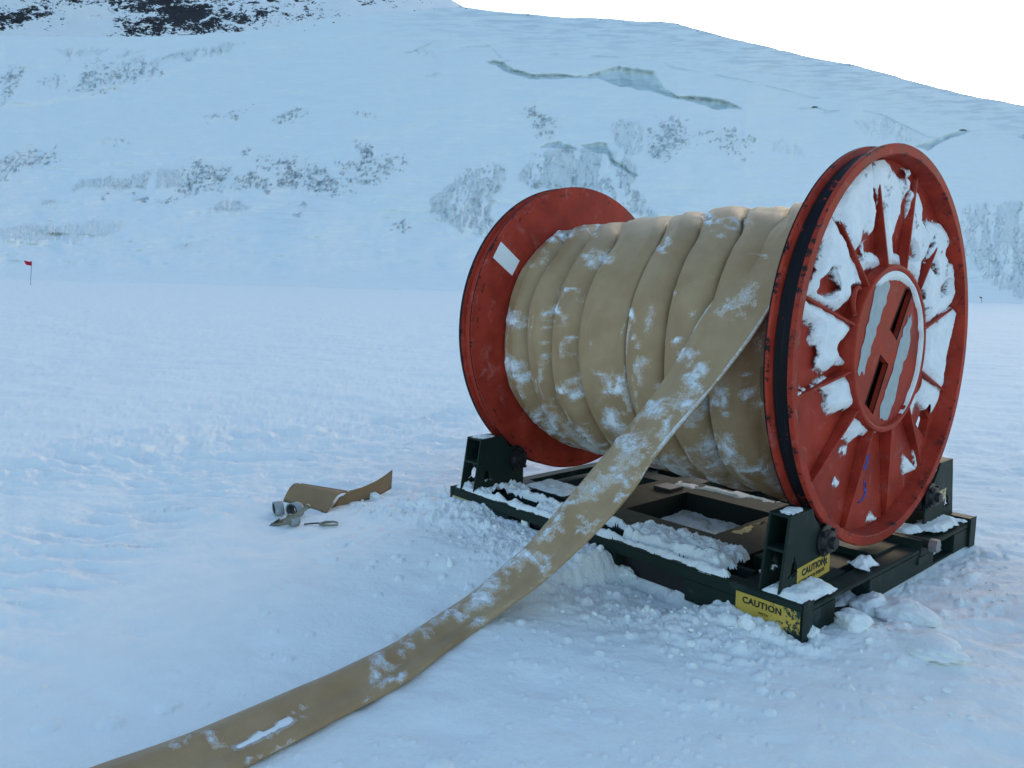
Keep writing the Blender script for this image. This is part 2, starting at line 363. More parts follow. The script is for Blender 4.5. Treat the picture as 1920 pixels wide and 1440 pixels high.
# ------------------------------------------------------------------ hill and mountain
RIDGE_U = [-900, -400, 0, 100, 200, 300, 430, 500, 573, 623, 713, 767, 833, 867, 933, 1033, 1133, 1270, 1330, 1400, 1500, 1600, 1650, 1750, 1850, 1920, 2100, 2400, 2900]
RIDGE_V = [40, 62, 66, 68, 70, 68, 62, 53, 43, 32, 25, 22, 15, 13, 22, 30, 36, 43, 62, 78, 103, 121, 135, 163, 184, 197, 225, 262, 290]
ICE = [  # (outline in the hill's own chart, strength, darkness)
 ([(797, 396), (816, 362), (856, 337), (900, 306), (941, 307), (947, 334), (925, 371), (925, 415), (906, 445), (862, 427), (803, 402)], .78, .25),
 ([(975, 335), (1000, 290), (1060, 280), (1150, 285), (1180, 300), (1200, 335), (1190, 350), (1215, 390), (1232, 414), (1190, 405), (1130, 370), (1050, 360), (990, 355)], .8, .3),
 ([(1143, 240), (1165, 224), (1200, 222), (1200, 290), (1170, 296), (1150, 270)], .62, .45),
 ([(1211, 250), (1240, 228), (1292, 234), (1290, 270), (1250, 292), (1214, 296)], .85, .5),
 ([(980, 214), (1000, 205), (1030, 212), (1045, 240), (1035, 264), (1010, 255)], .72, .55),
 ([(1600, 228), (1660, 216), (1740, 256), (1720, 275), (1640, 262)], .5, .1),
 ([(1800, 395), (1860, 385), (1960, 380), (1990, 560), (1900, 560), (1840, 520), (1810, 470)], .72, .25),
 ([(1360, 237), (1395, 240), (1420, 262), (1395, 298), (1362, 290), (1310, 270), (1310, 250)], .48, .5),
 ([(1440, 260), (1500, 270), (1505, 292), (1450, 280)], .42, .4),
 ([(130, 350), (200, 335), (330, 318), (345, 350), (250, 355), (140, 358)], .62, .45), ([(335, 318), (370, 303), (432, 312), (430, 350), (350, 358)], .76, .7),
 ([(440, 335), (475, 325), (512, 345), (500, 362), (445, 352)], .8, .9), ([(520, 322), (600, 315), (630, 345), (628, 360), (525, 352)], .86, .8),
 ([(640, 305), (690, 292), (750, 290), (752, 318), (690, 348), (645, 350)], .60, .7), ([(0, 300), (45, 286), (100, 282), (98, 305), (40, 318), (0, 334)], .68, .55),
 ([(385, 222), (445, 206), (450, 218), (390, 230)], .62, .8), ([(510, 222), (540, 208), (582, 204), (578, 224), (530, 232)], .64, .7),
 ([(665, 268), (708, 270), (700, 290), (684, 305)], .8, .85), ([(455, 280), (470, 276), (468, 290), (452, 292)], .8, .9), ([(660, 210), (705, 212), (700, 222), (665, 220)], .62, .6),
 ([(480, 300), (560, 290), (575, 305), (560, 320), (490, 315)], .6, .85),
 ([(0, 145), (20, 130), (52, 116), (45, 150), (25, 182), (0, 192)], .72, .6), ([(80, 150), (95, 138), (118, 140), (112, 160), (85, 168)], .62, .5),
 ([(140, 172), (160, 130), (188, 117), (215, 122), (300, 120), (300, 140), (240, 152), (165, 170)], .78, .55),
 ([(95, 92), (150, 94), (208, 92), (190, 104), (120, 110)], .62, .15), ([(300, 112), (330, 100), (400, 86), (455, 82), (410, 100), (350, 112)], .8, .2),
 ([(218, 100), (275, 97), (250, 106), (225, 106)], .6, .25), ([(232, 120), (260, 110), (300, 108), (296, 118), (245, 124)], .7, .3),
 ([(60, 374), (100, 370), (102, 380), (65, 380)], .58, .3), ([(188, 370), (212, 369), (200, 374)], .8, .8), ([(248, 371), (276, 372), (262, 377)], .8, .9),
 ([(285, 376), (330, 374), (340, 382), (300, 382)], .7, .5), ([(396, 396), (415, 376), (450, 374), (480, 384), (440, 398)], .6, .45), ([(545, 408), (560, 384), (570, 386), (556, 410)], .65, .6),
 ([(738, 420), (752, 418), (768, 430), (755, 434)], .78, .6), ([(195, 264), (215, 261), (236, 263), (215, 268)], .68, .6), ([(330, 462), (362, 458), (350, 466)], .6, .3),
 ([(0, 430), (120, 420), (230, 414), (225, 440), (110, 452), (0, 450)], .40, .05), ([(805, 138), (820, 136), (815, 145)], .6, .4), ([(770, 96), (800, 88), (825, 105), (790, 107)], .42, .1)]
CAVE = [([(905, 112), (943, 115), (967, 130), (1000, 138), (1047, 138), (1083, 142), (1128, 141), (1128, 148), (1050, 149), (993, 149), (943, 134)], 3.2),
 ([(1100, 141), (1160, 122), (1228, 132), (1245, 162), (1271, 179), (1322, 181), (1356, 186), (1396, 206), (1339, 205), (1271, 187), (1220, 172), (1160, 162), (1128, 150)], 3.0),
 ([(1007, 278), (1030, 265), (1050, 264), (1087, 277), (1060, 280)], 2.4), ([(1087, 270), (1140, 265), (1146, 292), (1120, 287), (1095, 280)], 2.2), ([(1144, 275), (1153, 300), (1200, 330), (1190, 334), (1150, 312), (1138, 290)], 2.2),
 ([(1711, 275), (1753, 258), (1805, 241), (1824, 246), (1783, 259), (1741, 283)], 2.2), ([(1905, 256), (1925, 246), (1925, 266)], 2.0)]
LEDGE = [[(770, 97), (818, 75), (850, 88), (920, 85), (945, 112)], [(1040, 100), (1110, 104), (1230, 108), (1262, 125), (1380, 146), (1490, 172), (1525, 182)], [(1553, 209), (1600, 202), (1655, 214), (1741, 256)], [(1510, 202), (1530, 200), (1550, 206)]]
def m_hill():
    k = NM('glacier_snow'); ice = k.attr('ice'); dark = k.attr('dark'); cave = k.attr('cave'); rock = k.attr('rock'); sc = k.attr('scour')
    f = k.noise(1., 6, .75, vec=k.uv((260, 170, 1)), dist=.6); mott = k.noise(1., 6, .75, vec=k.uv((190, 60, 1)), dist=.8)
    e = k.ramp(k.math('ADD', ice, k.math('MULTIPLY', k.math('SUBTRACT', f, .5), .8)), .08, .95)
    c1 = k.mix(k.ramp(mott, .36, .64), (.53, .63, .65), (.72, .79, .80)); c2 = k.mix(k.ramp(mott, .36, .66), (.17, .20, .225), (.46, .515, .54))
    fl = k.noise(1., 5, .6, vec=k.uv((34, 230, 1)))
    col = k.mix(k.ramp(fl, .3, .7), (.79, .85, .86), (.835, .878, .878))
    col = k.mix(k.math('MULTIPLY', sc, k.ramp(fl, .42, .62)), col, (.63, .69, .73))
    col = k.mix(e, col, k.mix(dark, c1, c2))
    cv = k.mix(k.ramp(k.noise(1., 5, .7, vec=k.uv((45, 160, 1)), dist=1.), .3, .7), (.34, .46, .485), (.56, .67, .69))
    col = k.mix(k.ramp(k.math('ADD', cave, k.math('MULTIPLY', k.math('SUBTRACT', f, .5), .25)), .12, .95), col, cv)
    col = k.mix(k.ramp(k.math('ADD', rock, k.math('MULTIPLY', k.math('SUBTRACT', f, .5), 1.2)), .5, .6), col, (.05, .045, .045))
    nr = k.bump(fl, .35, .8); nr = k.bump(k.math('MULTIPLY', mott, ice), .6, 2., nr); nr = k.bump(k.noise(1., 4, .6, vec=k.uv((120, 420, 1))), .25, .35, nr)
    return k.done(col, .75, nr, .12)
def build_hill():
    u = np.concatenate([np.arange(-900, -40, 12), np.arange(-40, 1960, 2.6), np.arange(1960, 2900, 12)]).astype(float); ns = 250
    s = np.linspace(0, 1, ns); U, S = np.meshgrid(u, s, indexing='ij')
    vb = np.interp(U, BASE_U, BASE_V)+1; vr = np.interp(U, RIDGE_U, RIDGE_V)+(fbm(U*.03, U*0, 3, 2)-.5)*4*sstep(860, 1000, U)
    Vv = vb+(vr-vb)*S; D = hill_depth(U, S)
    WU = U+(fbm(U*.03, Vv*.04, 4, 61)-.5)*30; WV = Vv+(fbm(U*.045, Vv*.05, 4, 63)-.5)*20
    ice = np.zeros_like(U); dark = np.zeros_like(U); msk = np.zeros_like(U)
    for p, a, b in ICE:
        big = abs(p[0][0]-p[len(p)//2][0]) > 75; m = a*(sstep(-22, 14, polydist(WU, WV, p)) if big else sstep(-10, 6, polydist(WU, WV, p)))
        if b < .5:      # wind-bared ice wall: pale sheet, upright flutes, thin dark cracks
            q = fbm(U*.075+.01*Vv, Vv*.016, 4, 160)*.65+fbm(U*.22, Vv*.10, 3, 161)*.35
            cr = sstep(.90, .985, 1-np.abs(2*fbm(U*.075+fbm(U*.03, Vv*.03, 2, 190)*2, Vv*.024, 4, 191)-1))
            ms = sstep(-5, 3, polydist(WU, WV, p)); gate = sstep(.405, .45, q+.10*(fbm(U*.4, Vv*.25, 2, 192)-.5)); edge_ = sstep(.47, .43, q)
            v = ms*a*gate*np.clip(.68+.28*cr+.26*edge_+.35*(fbm(U*.3, Vv*.12, 3, 193)-.5), 0, 1); dk = b*.3+.55*cr+.25*edge_
        else:           # rock and dirty ice showing in upright grooves
            q = np.where(fbm(U*.012, Vv*.02, 2, 172) > .60, fbm(U*.15+.03*Vv, Vv*.045, 4, 170), fbm(U*.07, Vv*.16, 4, 173))*.42+fbm(U*.34, Vv*.26, 3, 171)*.58
            v = sstep(-.02, .14, q-(.70-.33*m))*sstep(.02, .3, m); v = np.maximum(v*.85, .16*sstep(.15, .6, m)); dk = b*(.35+1.0*sstep(.45, .62, fbm(U*.24, Vv*.30, 3, 175)))
        dark = np.where(v*m > ice*msk, dk, dark); ice = np.maximum(ice, v); msk = np.maximum(msk, m)
    dark = np.clip(dark, 0, 1)
    cave = np.zeros_like(U); dep = np.zeros_like(U)
    for p, k in CAVE:
        d = polydist(U+(fbm(U*.06, Vv*.02, 3, 65)-.5)*10, Vv+(fbm(U*.05, Vv*.03, 3, 66)-.5)*5, p); m = sstep(-1.2, 2.2, d); pv = np.array(p, float); cu = np.arange(int(pv[:, 0].min()), int(pv[:, 0].max())+1); lo = np.full(len(cu), 1e9); hi = np.full(len(cu), -1e9)
        for (ax, ay), (bx, by) in zip(p, p[1:]+p[:1]):
            if ax != bx:
                mm = (cu >= min(ax, bx)) & (cu <= max(ax, bx)); yy = ay+(by-ay)*(cu-ax)/(bx-ax); lo = np.where(mm, np.minimum(lo, yy), lo); hi = np.where(mm, np.maximum(hi, yy), hi)
        tv = np.clip((Vv-np.interp(U, cu, lo))/np.maximum(np.interp(U, cu, hi-lo), 5), 0, 1)
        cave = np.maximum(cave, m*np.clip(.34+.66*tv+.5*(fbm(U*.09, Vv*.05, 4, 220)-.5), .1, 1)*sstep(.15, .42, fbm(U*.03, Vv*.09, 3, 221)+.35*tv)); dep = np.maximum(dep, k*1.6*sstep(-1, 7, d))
    # relief, in metres along the line of sight: big swells, grooved ice walls, hollows under the lips
    off = (fbm(U*.004, Vv*.006, 4, 5)-.5)*14*sstep(0, .1, S)*(1-.6*sstep(.85, 1, S))
    off = off + ((fbm(U*.02, Vv*.05, 4, 6)-.5)*3.0+(fbm(U*.010+Vv*.012, Vv*.085-U*.004, 5, 16, .6)-.5)*3.4)*sstep(0, .1, S)
    off = off + msk*((fbm(U*.09, Vv*.03, 3, 7)-.5)*3.2+(fbm(U*.22, Vv*.15, 2, 9)-.5)*1.6) + dep*(.8+.5*fbm(U*.15, Vv*.05, 2, 3))
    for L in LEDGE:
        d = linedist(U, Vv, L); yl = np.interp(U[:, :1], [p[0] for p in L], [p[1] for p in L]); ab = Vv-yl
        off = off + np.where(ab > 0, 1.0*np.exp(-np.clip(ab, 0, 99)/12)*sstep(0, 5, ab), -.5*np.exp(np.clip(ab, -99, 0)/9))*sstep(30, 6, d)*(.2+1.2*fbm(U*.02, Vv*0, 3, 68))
        cave = np.maximum(cave, .75*np.exp(-np.clip(ab, 0, 99)/4.5)*sstep(-1, .5, ab)*sstep(22, 6, d)*sstep(.25, .55, fbm(U*.022, Vv*0, 3, 69)))  # shade line below each ledge, put into the colour as teal ice
    # long bench under the summit, and the one above the left ice wall
    ln = np.interp(U, [400, 700, 1000, 1400, 1700, 1920], [75, 60, 72, 118, 172, 215]); off = off-2.2*np.exp(-((Vv-ln)/11)**2)*sstep(420, 560, U)
    ln = np.interp(U, [0, 160, 300, 450], [195, 175, 135, 84]); off = off-2.5*np.exp(-((Vv-ln)/8)**2)*(1-sstep(380, 470, U))
    rv = np.interp(U, RIDGE_U, RIDGE_V); scour = sstep(95, 12, Vv-rv)*sstep(650, 950, U)*.8+.18+.5*sstep(.55, .7, fbm(U*.004, Vv*.012, 3, 75))*sstep(.5, .1, S)
    rock = np.zeros_like(U)
    for q in range(26):
        pu = RNG.uniform(870, 1660); pv = np.interp(pu, RIDGE_U, RIDGE_V)+RNG.uniform(0, 3); rock = np.maximum(rock, .85*np.exp(-((U-pu)/RNG.uniform(2, 6))**2-((Vv-pv)/1.3)**2))
    for pu, pv, ru, rv in ((626, 42, 3, 1.6), (590, 47, 2, 1), (570, 57, 2, 1), (525, 58, 2, 1.2), (1806, 244, 10, 2), (1528, 201, 9, 2), (475, 195, 3, 1.3), (462, 207, 2, 1), (518, 234, 2, 1.2), (845, 66, 1.5, 1)):
        rock = np.maximum(rock, np.exp(-((U-pu)/ru)**2-((Vv-pv)/rv)**2))
    P = CAM+ray(U, Vv)*(D+off)[..., None]
    P[:, 0, :2] = P[:, 1, :2]; P[:, 0, 2] = P[:, 1, 2]-9
    # far side: falls away behind the ridge
    last = P[:, -1, :]; dirh = (last-CAM); dirh[:, 2] = 0; dirh /= np.linalg.norm(dirh, axis=1)[:, None]
    b1 = last+dirh*30-[0, 0, 6]; b2 = last+dirh*260-[0, 0, 150]
    P = np.concatenate([P, b1[:, None], b2[:, None]], 1); n, m = P.shape[:2]
    def ext(a): return np.concatenate([a, np.zeros((n, 2))], 1).ravel()
    uv = np.stack([np.concatenate([U, U[:, :2]], 1)/1920, np.concatenate([Vv, Vv[:, -1:]-5, Vv[:, -1:]-15], 1)/1440], -1).reshape(-1, 2)
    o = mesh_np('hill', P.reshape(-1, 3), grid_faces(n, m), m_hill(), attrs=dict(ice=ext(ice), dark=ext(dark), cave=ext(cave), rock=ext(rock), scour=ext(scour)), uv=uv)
    tag(o, kind='structure')
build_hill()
def build_mountain():
    k = NM('snowy_rock'); r = k.attr('rock'); f = k.noise(1., 7, .75, vec=k.uv((75, 120, 1)), dist=.7); f2 = k.noise(1., 5, .7, vec=k.uv((260, 420, 1)))
    t = k.math('ADD', r, k.math('ADD', k.math('MULTIPLY', k.math('SUBTRACT', f, .5), 2.2), k.math('MULTIPLY', k.math('SUBTRACT', f2, .5), 1.2)))
    rc = k.mix(f2, (.010, .011, .015), (.045, .045, .050)); col = k.mix(k.ramp(t, .52, .58), (.84, .875, .90), rc)
    mat = k.done(col, .85, k.bump(t, .6, 1.5), .15)
    u = np.concatenate([np.arange(-1100, -20, 14), np.arange(-20, 900, 3.2)]).astype(float); s = np.linspace(0, 1, 120); U, S = np.meshgrid(u, s, indexing='ij')
    vt = np.interp(U, [-1100, 0, 300, 560, 700, 800, 845, 868, 900], [-420, -330, -240, -130, -60, -18, -2, 12, 24]); Vv = 120+(vt-120)*S
    rock = .38+.38*(fbm(U*.011+Vv*.004, Vv*.03, 4, 13)-.5)*2
    for pu, pv, ru, rv, a in ((60, 25, 90, 26, .3), (300, 30, 75, 34, .36), (445, 30, 90, 26, .3), (165, 40, 40, 30, -.5), (560, 30, 50, 22, .05), (660, 12, 60, 12, -.02), (740, 20, 80, 16, -.28), (840, 6, 40, 10, -.4), (110, 62, 160, 9, -.12), (600, 45, 90, 8, -.3)):
        rock = rock+a*np.exp(-((U-pu)/ru)**2-((Vv-pv)/rv)**2)
    D = 470+330*S**1.1+(fbm(U*.012, Vv*.018, 4, 15)-.5)*26+(fbm(U*.05, Vv*.09, 4, 16)-.5)*9*np.clip(rock+.2, 0, 1)
    P = CAM+ray(U, Vv)*D[..., None]; last = P[:, -1, :]; dh = last-CAM; dh[:, 2] = 0; dh /= np.linalg.norm(dh, axis=1)[:, None]
    P = np.concatenate([P, (last+dh*500-[0, 0, 300])[:, None]], 1); n, m = P.shape[:2]
    uv = np.stack([np.concatenate([U, U[:, :1]], 1)/1920, np.concatenate([Vv, Vv[:, -1:]-9], 1)/1440], -1).reshape(-1, 2)
    tag(mesh_np('mountain', P.reshape(-1, 3), grid_faces(n, m), mat, attrs=dict(rock=np.concatenate([rock, rock[:, -1:]], 1).ravel()), uv=uv), kind='structure')
build_mountain()

# ------------------------------------------------------------------ hose reel
AX = 1.2
reel = empty('hose_reel', (-1.15, 0, .2)); tag(reel, 'big red steel hose reel with spoked flanges standing on the green stand', 'hose reel')
def FP(u, v, x):      # traced marks on the right flange, as points of the plane x
    p = onx(u, v, x); return float(p[1]), float(p[2])
def flange(x0, sgn, name='flange'):
    prof = [(-.132, .30), (-.132, .992), (-.129, 1.), (-.115, 1.), (-.112, .997), (-.106, .966), (-.030, .966), (-.024, .997), (-.021, 1.), (-.003, 1.), (0, .996), (0, .953), (-.003, .950), (-.085, .936), (-.085, .30)]
    f = MB().lathe([(x0+sgn*x, r) for x, r in prof], (0, 0, AX), 160).build(name, M_red, None, smooth=True); adopt(reel, f)
    g = MB().lathe([(x0+sgn*x, r) for x, r in ((-.104, .9685), (-.098, .974), (-.078, .972), (-.066, .975), (-.055, .971), (-.036, .974), (-.032, .9685), (-.06, .960), (-.09, .960))], (0, 0, AX), 160).build('tread_band', M_band if sgn > 0 else M_redrib, f, smooth=True)
    if sgn > 0: MB().lathe([(x0+x, r) for x, r in ((-.1335, .985), (-.1335, 1.001), (-.127, 1.0015), (-.127, .985))], (0, 0, AX), 160).build('edge_band', M_band, f, smooth=True)
    if sgn < 0:
        MB().lathe([(x0+sgn*x, r) for x, r in ((-.002, .994), (-.002, 1.0015), (-.022, 1.0015), (-.022, .994))], (0, 0, AX), 160).build('edge_band', M_band, f, smooth=True)
        MB().lathe([(x0+sgn*x, r) for x, r in ((-.113, .99), (-.113, 1.0015), (-.122, 1.0015), (-.122, .99))], (0, 0, AX), 160).build('edge_band', M_band, f, smooth=True)
    return f
fr = flange(0, 1)
hole = [FP(u, v, -.1) for u, v in ((1724.5, 761), (1736, 785), (1728, 820.5), (1712, 795))]
hc = MB().prism([(-.2, y, z) for y, z in hole], (.16, 0, 0)).build('cutter', M_red); cut(fr, [hc])
fl = flange(-2.314, -1)
PHI0 = 12.3
for k in range(12):
    a = R_(PHI0+30*k); c, s = math.cos(a), math.sin(a); t = .006
    pr = [(-.0845, .405), (-.018, .405), (-.020, .43), (-.060, .925), (-.0845, .934)]
    P = [(x, r*c+t*s, AX+r*s-t*c) for x, r in pr]
    MB().prism(P, (0, -2*t*s, 2*t*c)).build('rib', M_redrib, fr, bevel=.0015)
MB().lathe([(-.085, .392), (-.085, .424), (-.020, .424), (-.012, .420), (-.009, .413), (-.009, .403), (-.013, .396), (-.022, .392)], (0, 0, AX), 120).build('hub_ring', M_red, fr, smooth=True)
hp = MB().lathe([(-.060, .0005), (-.060, .3915), (-.034, .3915), (-.034, .0005)], (0, 0, AX), 96).build('hub_plate', M_red, fr, smooth=True)
sl1 = [FP(u, v, -.034) for u, v in ((1698, 541), (1712, 543), (1681, 637), (1669, 618))]; sl2 = [FP(u, v, -.034) for u, v in ((1651, 666), (1665, 683), (1636, 776), (1622, 757))]
cut(hp, [MB().prism([(-.1, y, z) for y, z in q], (.1, 0, 0)).build('cutter', M_red) for q in (sl1, sl2)])
MB().lathe([(-.1315, .0005), (-.1315, .299), (-.088, .299), (-.088, .39), (-.084, .39), (-.084, .28), (-.120, .27), (-.120, .0005)], (0, 0, AX), 64).build('hub_well', M_rust, fr)
for s0 in (sl1, sl2):                                               # raised burnt edge round each slot
    pts = [Vector((-.034, y, z)) for y, z in s0]; m = MB()
    MB().tube(pts, .0035, 6, closed=True).build('slot_edge', M_rust, fr)
def stripe(pts, w, name, mat, x, seed, parent):
    """a hand-brushed streak: thin sheet with ragged sides and ends"""
    P = [np.array(FP(u, v, x)) for u, v in pts]; n = 40; L = []; Rr = []
    cum = [0]
    for a, b in zip(P[:-1], P[1:]): cum.append(cum[-1]+np.hypot(*(b-a)))
    m = MB(); rows = []
    for i in range(n+1):
        t = cum[-1]*i/n; y = np.interp(t, cum, [p[0] for p in P]); z = np.interp(t, cum, [p[1] for p in P])
        k = min(max(int(np.searchsorted(cum, t))-1, 0), len(P)-2); d = P[k+1]-P[k]; d /= np.hypot(*d); nn = np.array([-d[1], d[0]])
        ww = np.interp(i/n, np.linspace(0, 1, len(w)), w); row = []
        for j in range(7):
            q = (j/6-.5)*ww+(vn(i*.35+j*.2, j, seed)-.5)*.022*(abs(j-3) > 2); e = (vn(j*.9, 3, seed+1)-.5)*.05*(abs(i/n-.5) > .49)
            row.append(m.bm.verts.new((x, y+nn[0]*q+d[0]*e, z+nn[1]*q+d[1]*e)))
        rows.append(row)
    for i in range(n):
        for j in range(6): m.bm.faces.new((rows[i][j], rows[i+1][j], rows[i+1][j+1], rows[i][j+1]))
    return m.build(name, mat, parent)
stripe([(1660, 522), (1648, 568), (1634, 620), (1622, 665), (1615, 700)], [.16, .13, .11, .10, .07], 'paint_stripe', M_grey, -.0318, 5, fr)
stripe([(1706, 592), (1698, 640), (1680, 700), (1668, 745), (1655, 782)], [.04, .12, .10, .12, .13], 'paint_stripe', M_grey, -.0318, 9, fr)
stripe([(1624, 838), (1627, 858), (1625, 872), (1618, 879)], [.022, .03, .022, .012], 'paint_mark', M_blue, -.0832, 3, fr)
stripe([(1622, 905), (1622, 925), (1616, 938), (1608, 944)], [.025, .022, .016, .006], 'paint_mark', M_blue, -.0832, 4, fr)
for (u, v), rr, tilt in (((1605, 566), .062, 35), ((1723, 732), .05, -35)):
    y, z = FP(u, v, -.045); cv = np.array([y, z-AX]); a = math.atan2(cv[1], cv[0]); cr = .43
    cc = Vector((-.040, math.cos(a)*cr, AX+math.sin(a)*cr)); er = Vector((.1, math.cos(a), math.sin(a))).normalized(); et = Vector((.12, -math.sin(a), math.cos(a))).normalized()
    MB().tube([cc+er*(rr*1.0*math.sin(q))+et*(rr*1.15*math.cos(q)) for q in np.linspace(0, math.pi, 16)], .012, 10).build('lifting_eye', M_red, fr, smooth=True)
# packed snow in the right flange: traced outlines, domed and rough
def A1(*p): return [(1380+a/3.6, 240+b/3.6) for a, b in p]
def A2(*p): return [(1380+a/3.131, 600+b/3.131) for a, b in p]
SNOWP = [(A1((935, 190), (925, 240), (935, 420), (945, 560), (930, 700), (885, 760), (858, 700), (845, 790), (805, 840), (770, 800), (690, 640), (645, 545), (660, 500), (740, 380), (830, 270)), .05),
 (A1((885, 770), (890, 850), (935, 835), (975, 880), (1003, 935), (930, 955), (855, 965), (860, 870)), .03),
 (A1((930, 230), (960, 190), (1000, 200), (1060, 250), (1110, 310), (1190, 340), (1195, 410), (1150, 470), (1120, 560), (1090, 680), (1070, 740), (1075, 840), (1110, 870), (1130, 945), (1010, 940), (1000, 860), (985, 700), (955, 480), (935, 330)), .04),
 (A1((1120, 290), (1195, 290), (1190, 330), (1130, 345)), .045),
 (A1((1195, 420), (1240, 420), (1275, 520), (1270, 610), (1300, 660), (1368, 690), (1340, 770), (1270, 900), (1230, 1060), (1190, 990), (1145, 945), (1160, 780), (1185, 560)), .04),
 (A1((1300, 640), (1390, 650), (1470, 710), (1440, 800), (1420, 850), (1460, 900), (1480, 1000), (1490, 1080), (1470, 1180), (1440, 1215), (1290, 1330), (1270, 1200), (1235, 1080), (1310, 890), (1370, 720)), .045),
 ([(1780, 580), (1794, 573), (1791, 601), (1786, 620), (1776, 664), (1768, 731), (1728, 696), (1733, 648), (1735, 612)], .045),
 (A2((1085, 320), (1205, 422), (1190, 500), (1145, 568), (1128, 540), (1100, 500), (1075, 470), (1082, 390)), .04),
 (A2((1015, 510), (1040, 470), (1095, 420), (1060, 560), (1040, 610)), .02),
 (A1((640, 560), (700, 660), (760, 820), (880, 1060), (850, 1100), (740, 1200), (700, 1240), (600, 1180), (480, 1120), (520, 1000), (600, 790), (530, 770), (560, 690)), .045),
 ([(1501, 560), (1530, 573), (1558, 584), (1597, 610), (1588, 628), (1576, 640), (1572, 651), (1586, 677), (1584, 685), (1546, 695), (1530, 686), (1533, 651), (1527, 632), (1531, 615), (1515, 600), (1497, 588)], .05),
 (A2((335, 440), (400, 410), (520, 360), (685, 295), (690, 350), (712, 490), (690, 508), (565, 550), (545, 500), (550, 440), (500, 400), (430, 410), (340, 465)), .05),
 (A2((720, 512), (740, 560), (830, 600), (800, 640), (790, 670), (720, 690), (680, 720), (655, 700), (635, 640), (680, 570)), .04),
 (A2((805, 640), (900, 618), (830, 645), (822, 680), (795, 680)), .03), (A2((1005, 805), (1070, 875), (1005, 905)), .03), (A2((800, 1178), (815, 1155), (845, 1170), (838, 1182)), .02),
 (A2((645, 775), (660, 745), (680, 750), (670, 785)), .012), (A2((605, 970), (612, 945), (635, 960), (625, 985)), .012), (A2((1065, 770), (1080, 800), (1083, 860), (1072, 840)), .02)]
SHOLE = [A1((640, 965), (665, 1040), (660, 1110), (610, 1135), (555, 1100), (565, 1050), (610, 1010)), A1((1410, 1040), (1440, 1050), (1430, 1085), (1380, 1110), (1375, 1090)), A1((1420, 815), (1455, 810), (1455, 890), (1425, 895)),
 A1((1300, 890), (1330, 900), (1340, 970), (1325, 960)), A1((1160, 770), (1215, 790), (1225, 860), (1165, 880)), A1((755, 1200), (770, 1090), (830, 1070), (865, 1105), (860, 1270), (690, 1250))]
def m_pack():
    k = NM('packed_snow'); th = k.attr('thk'); a = k.noise(34, 6, .75); b = k.noise(150, 3, .6); c = k.noise(9, 4)
    nr = k.bump(c, .4, .03); nr = k.bump(a, .4, .012, nr); nr = k.bump(b, .4, .003, nr)
    al = k.ramp(k.math('ADD', th, k.math('MULTIPLY', k.math('SUBTRACT', a, .5), 1.5)), .36, .80)
    k.put(k.b.inputs['Alpha'], al); return k.done(k.mix(k.ramp(c, .35, .65), (.80, .835, .86), (.87, .89, .905)), .75, nr, .12)
M_pack = m_pack()
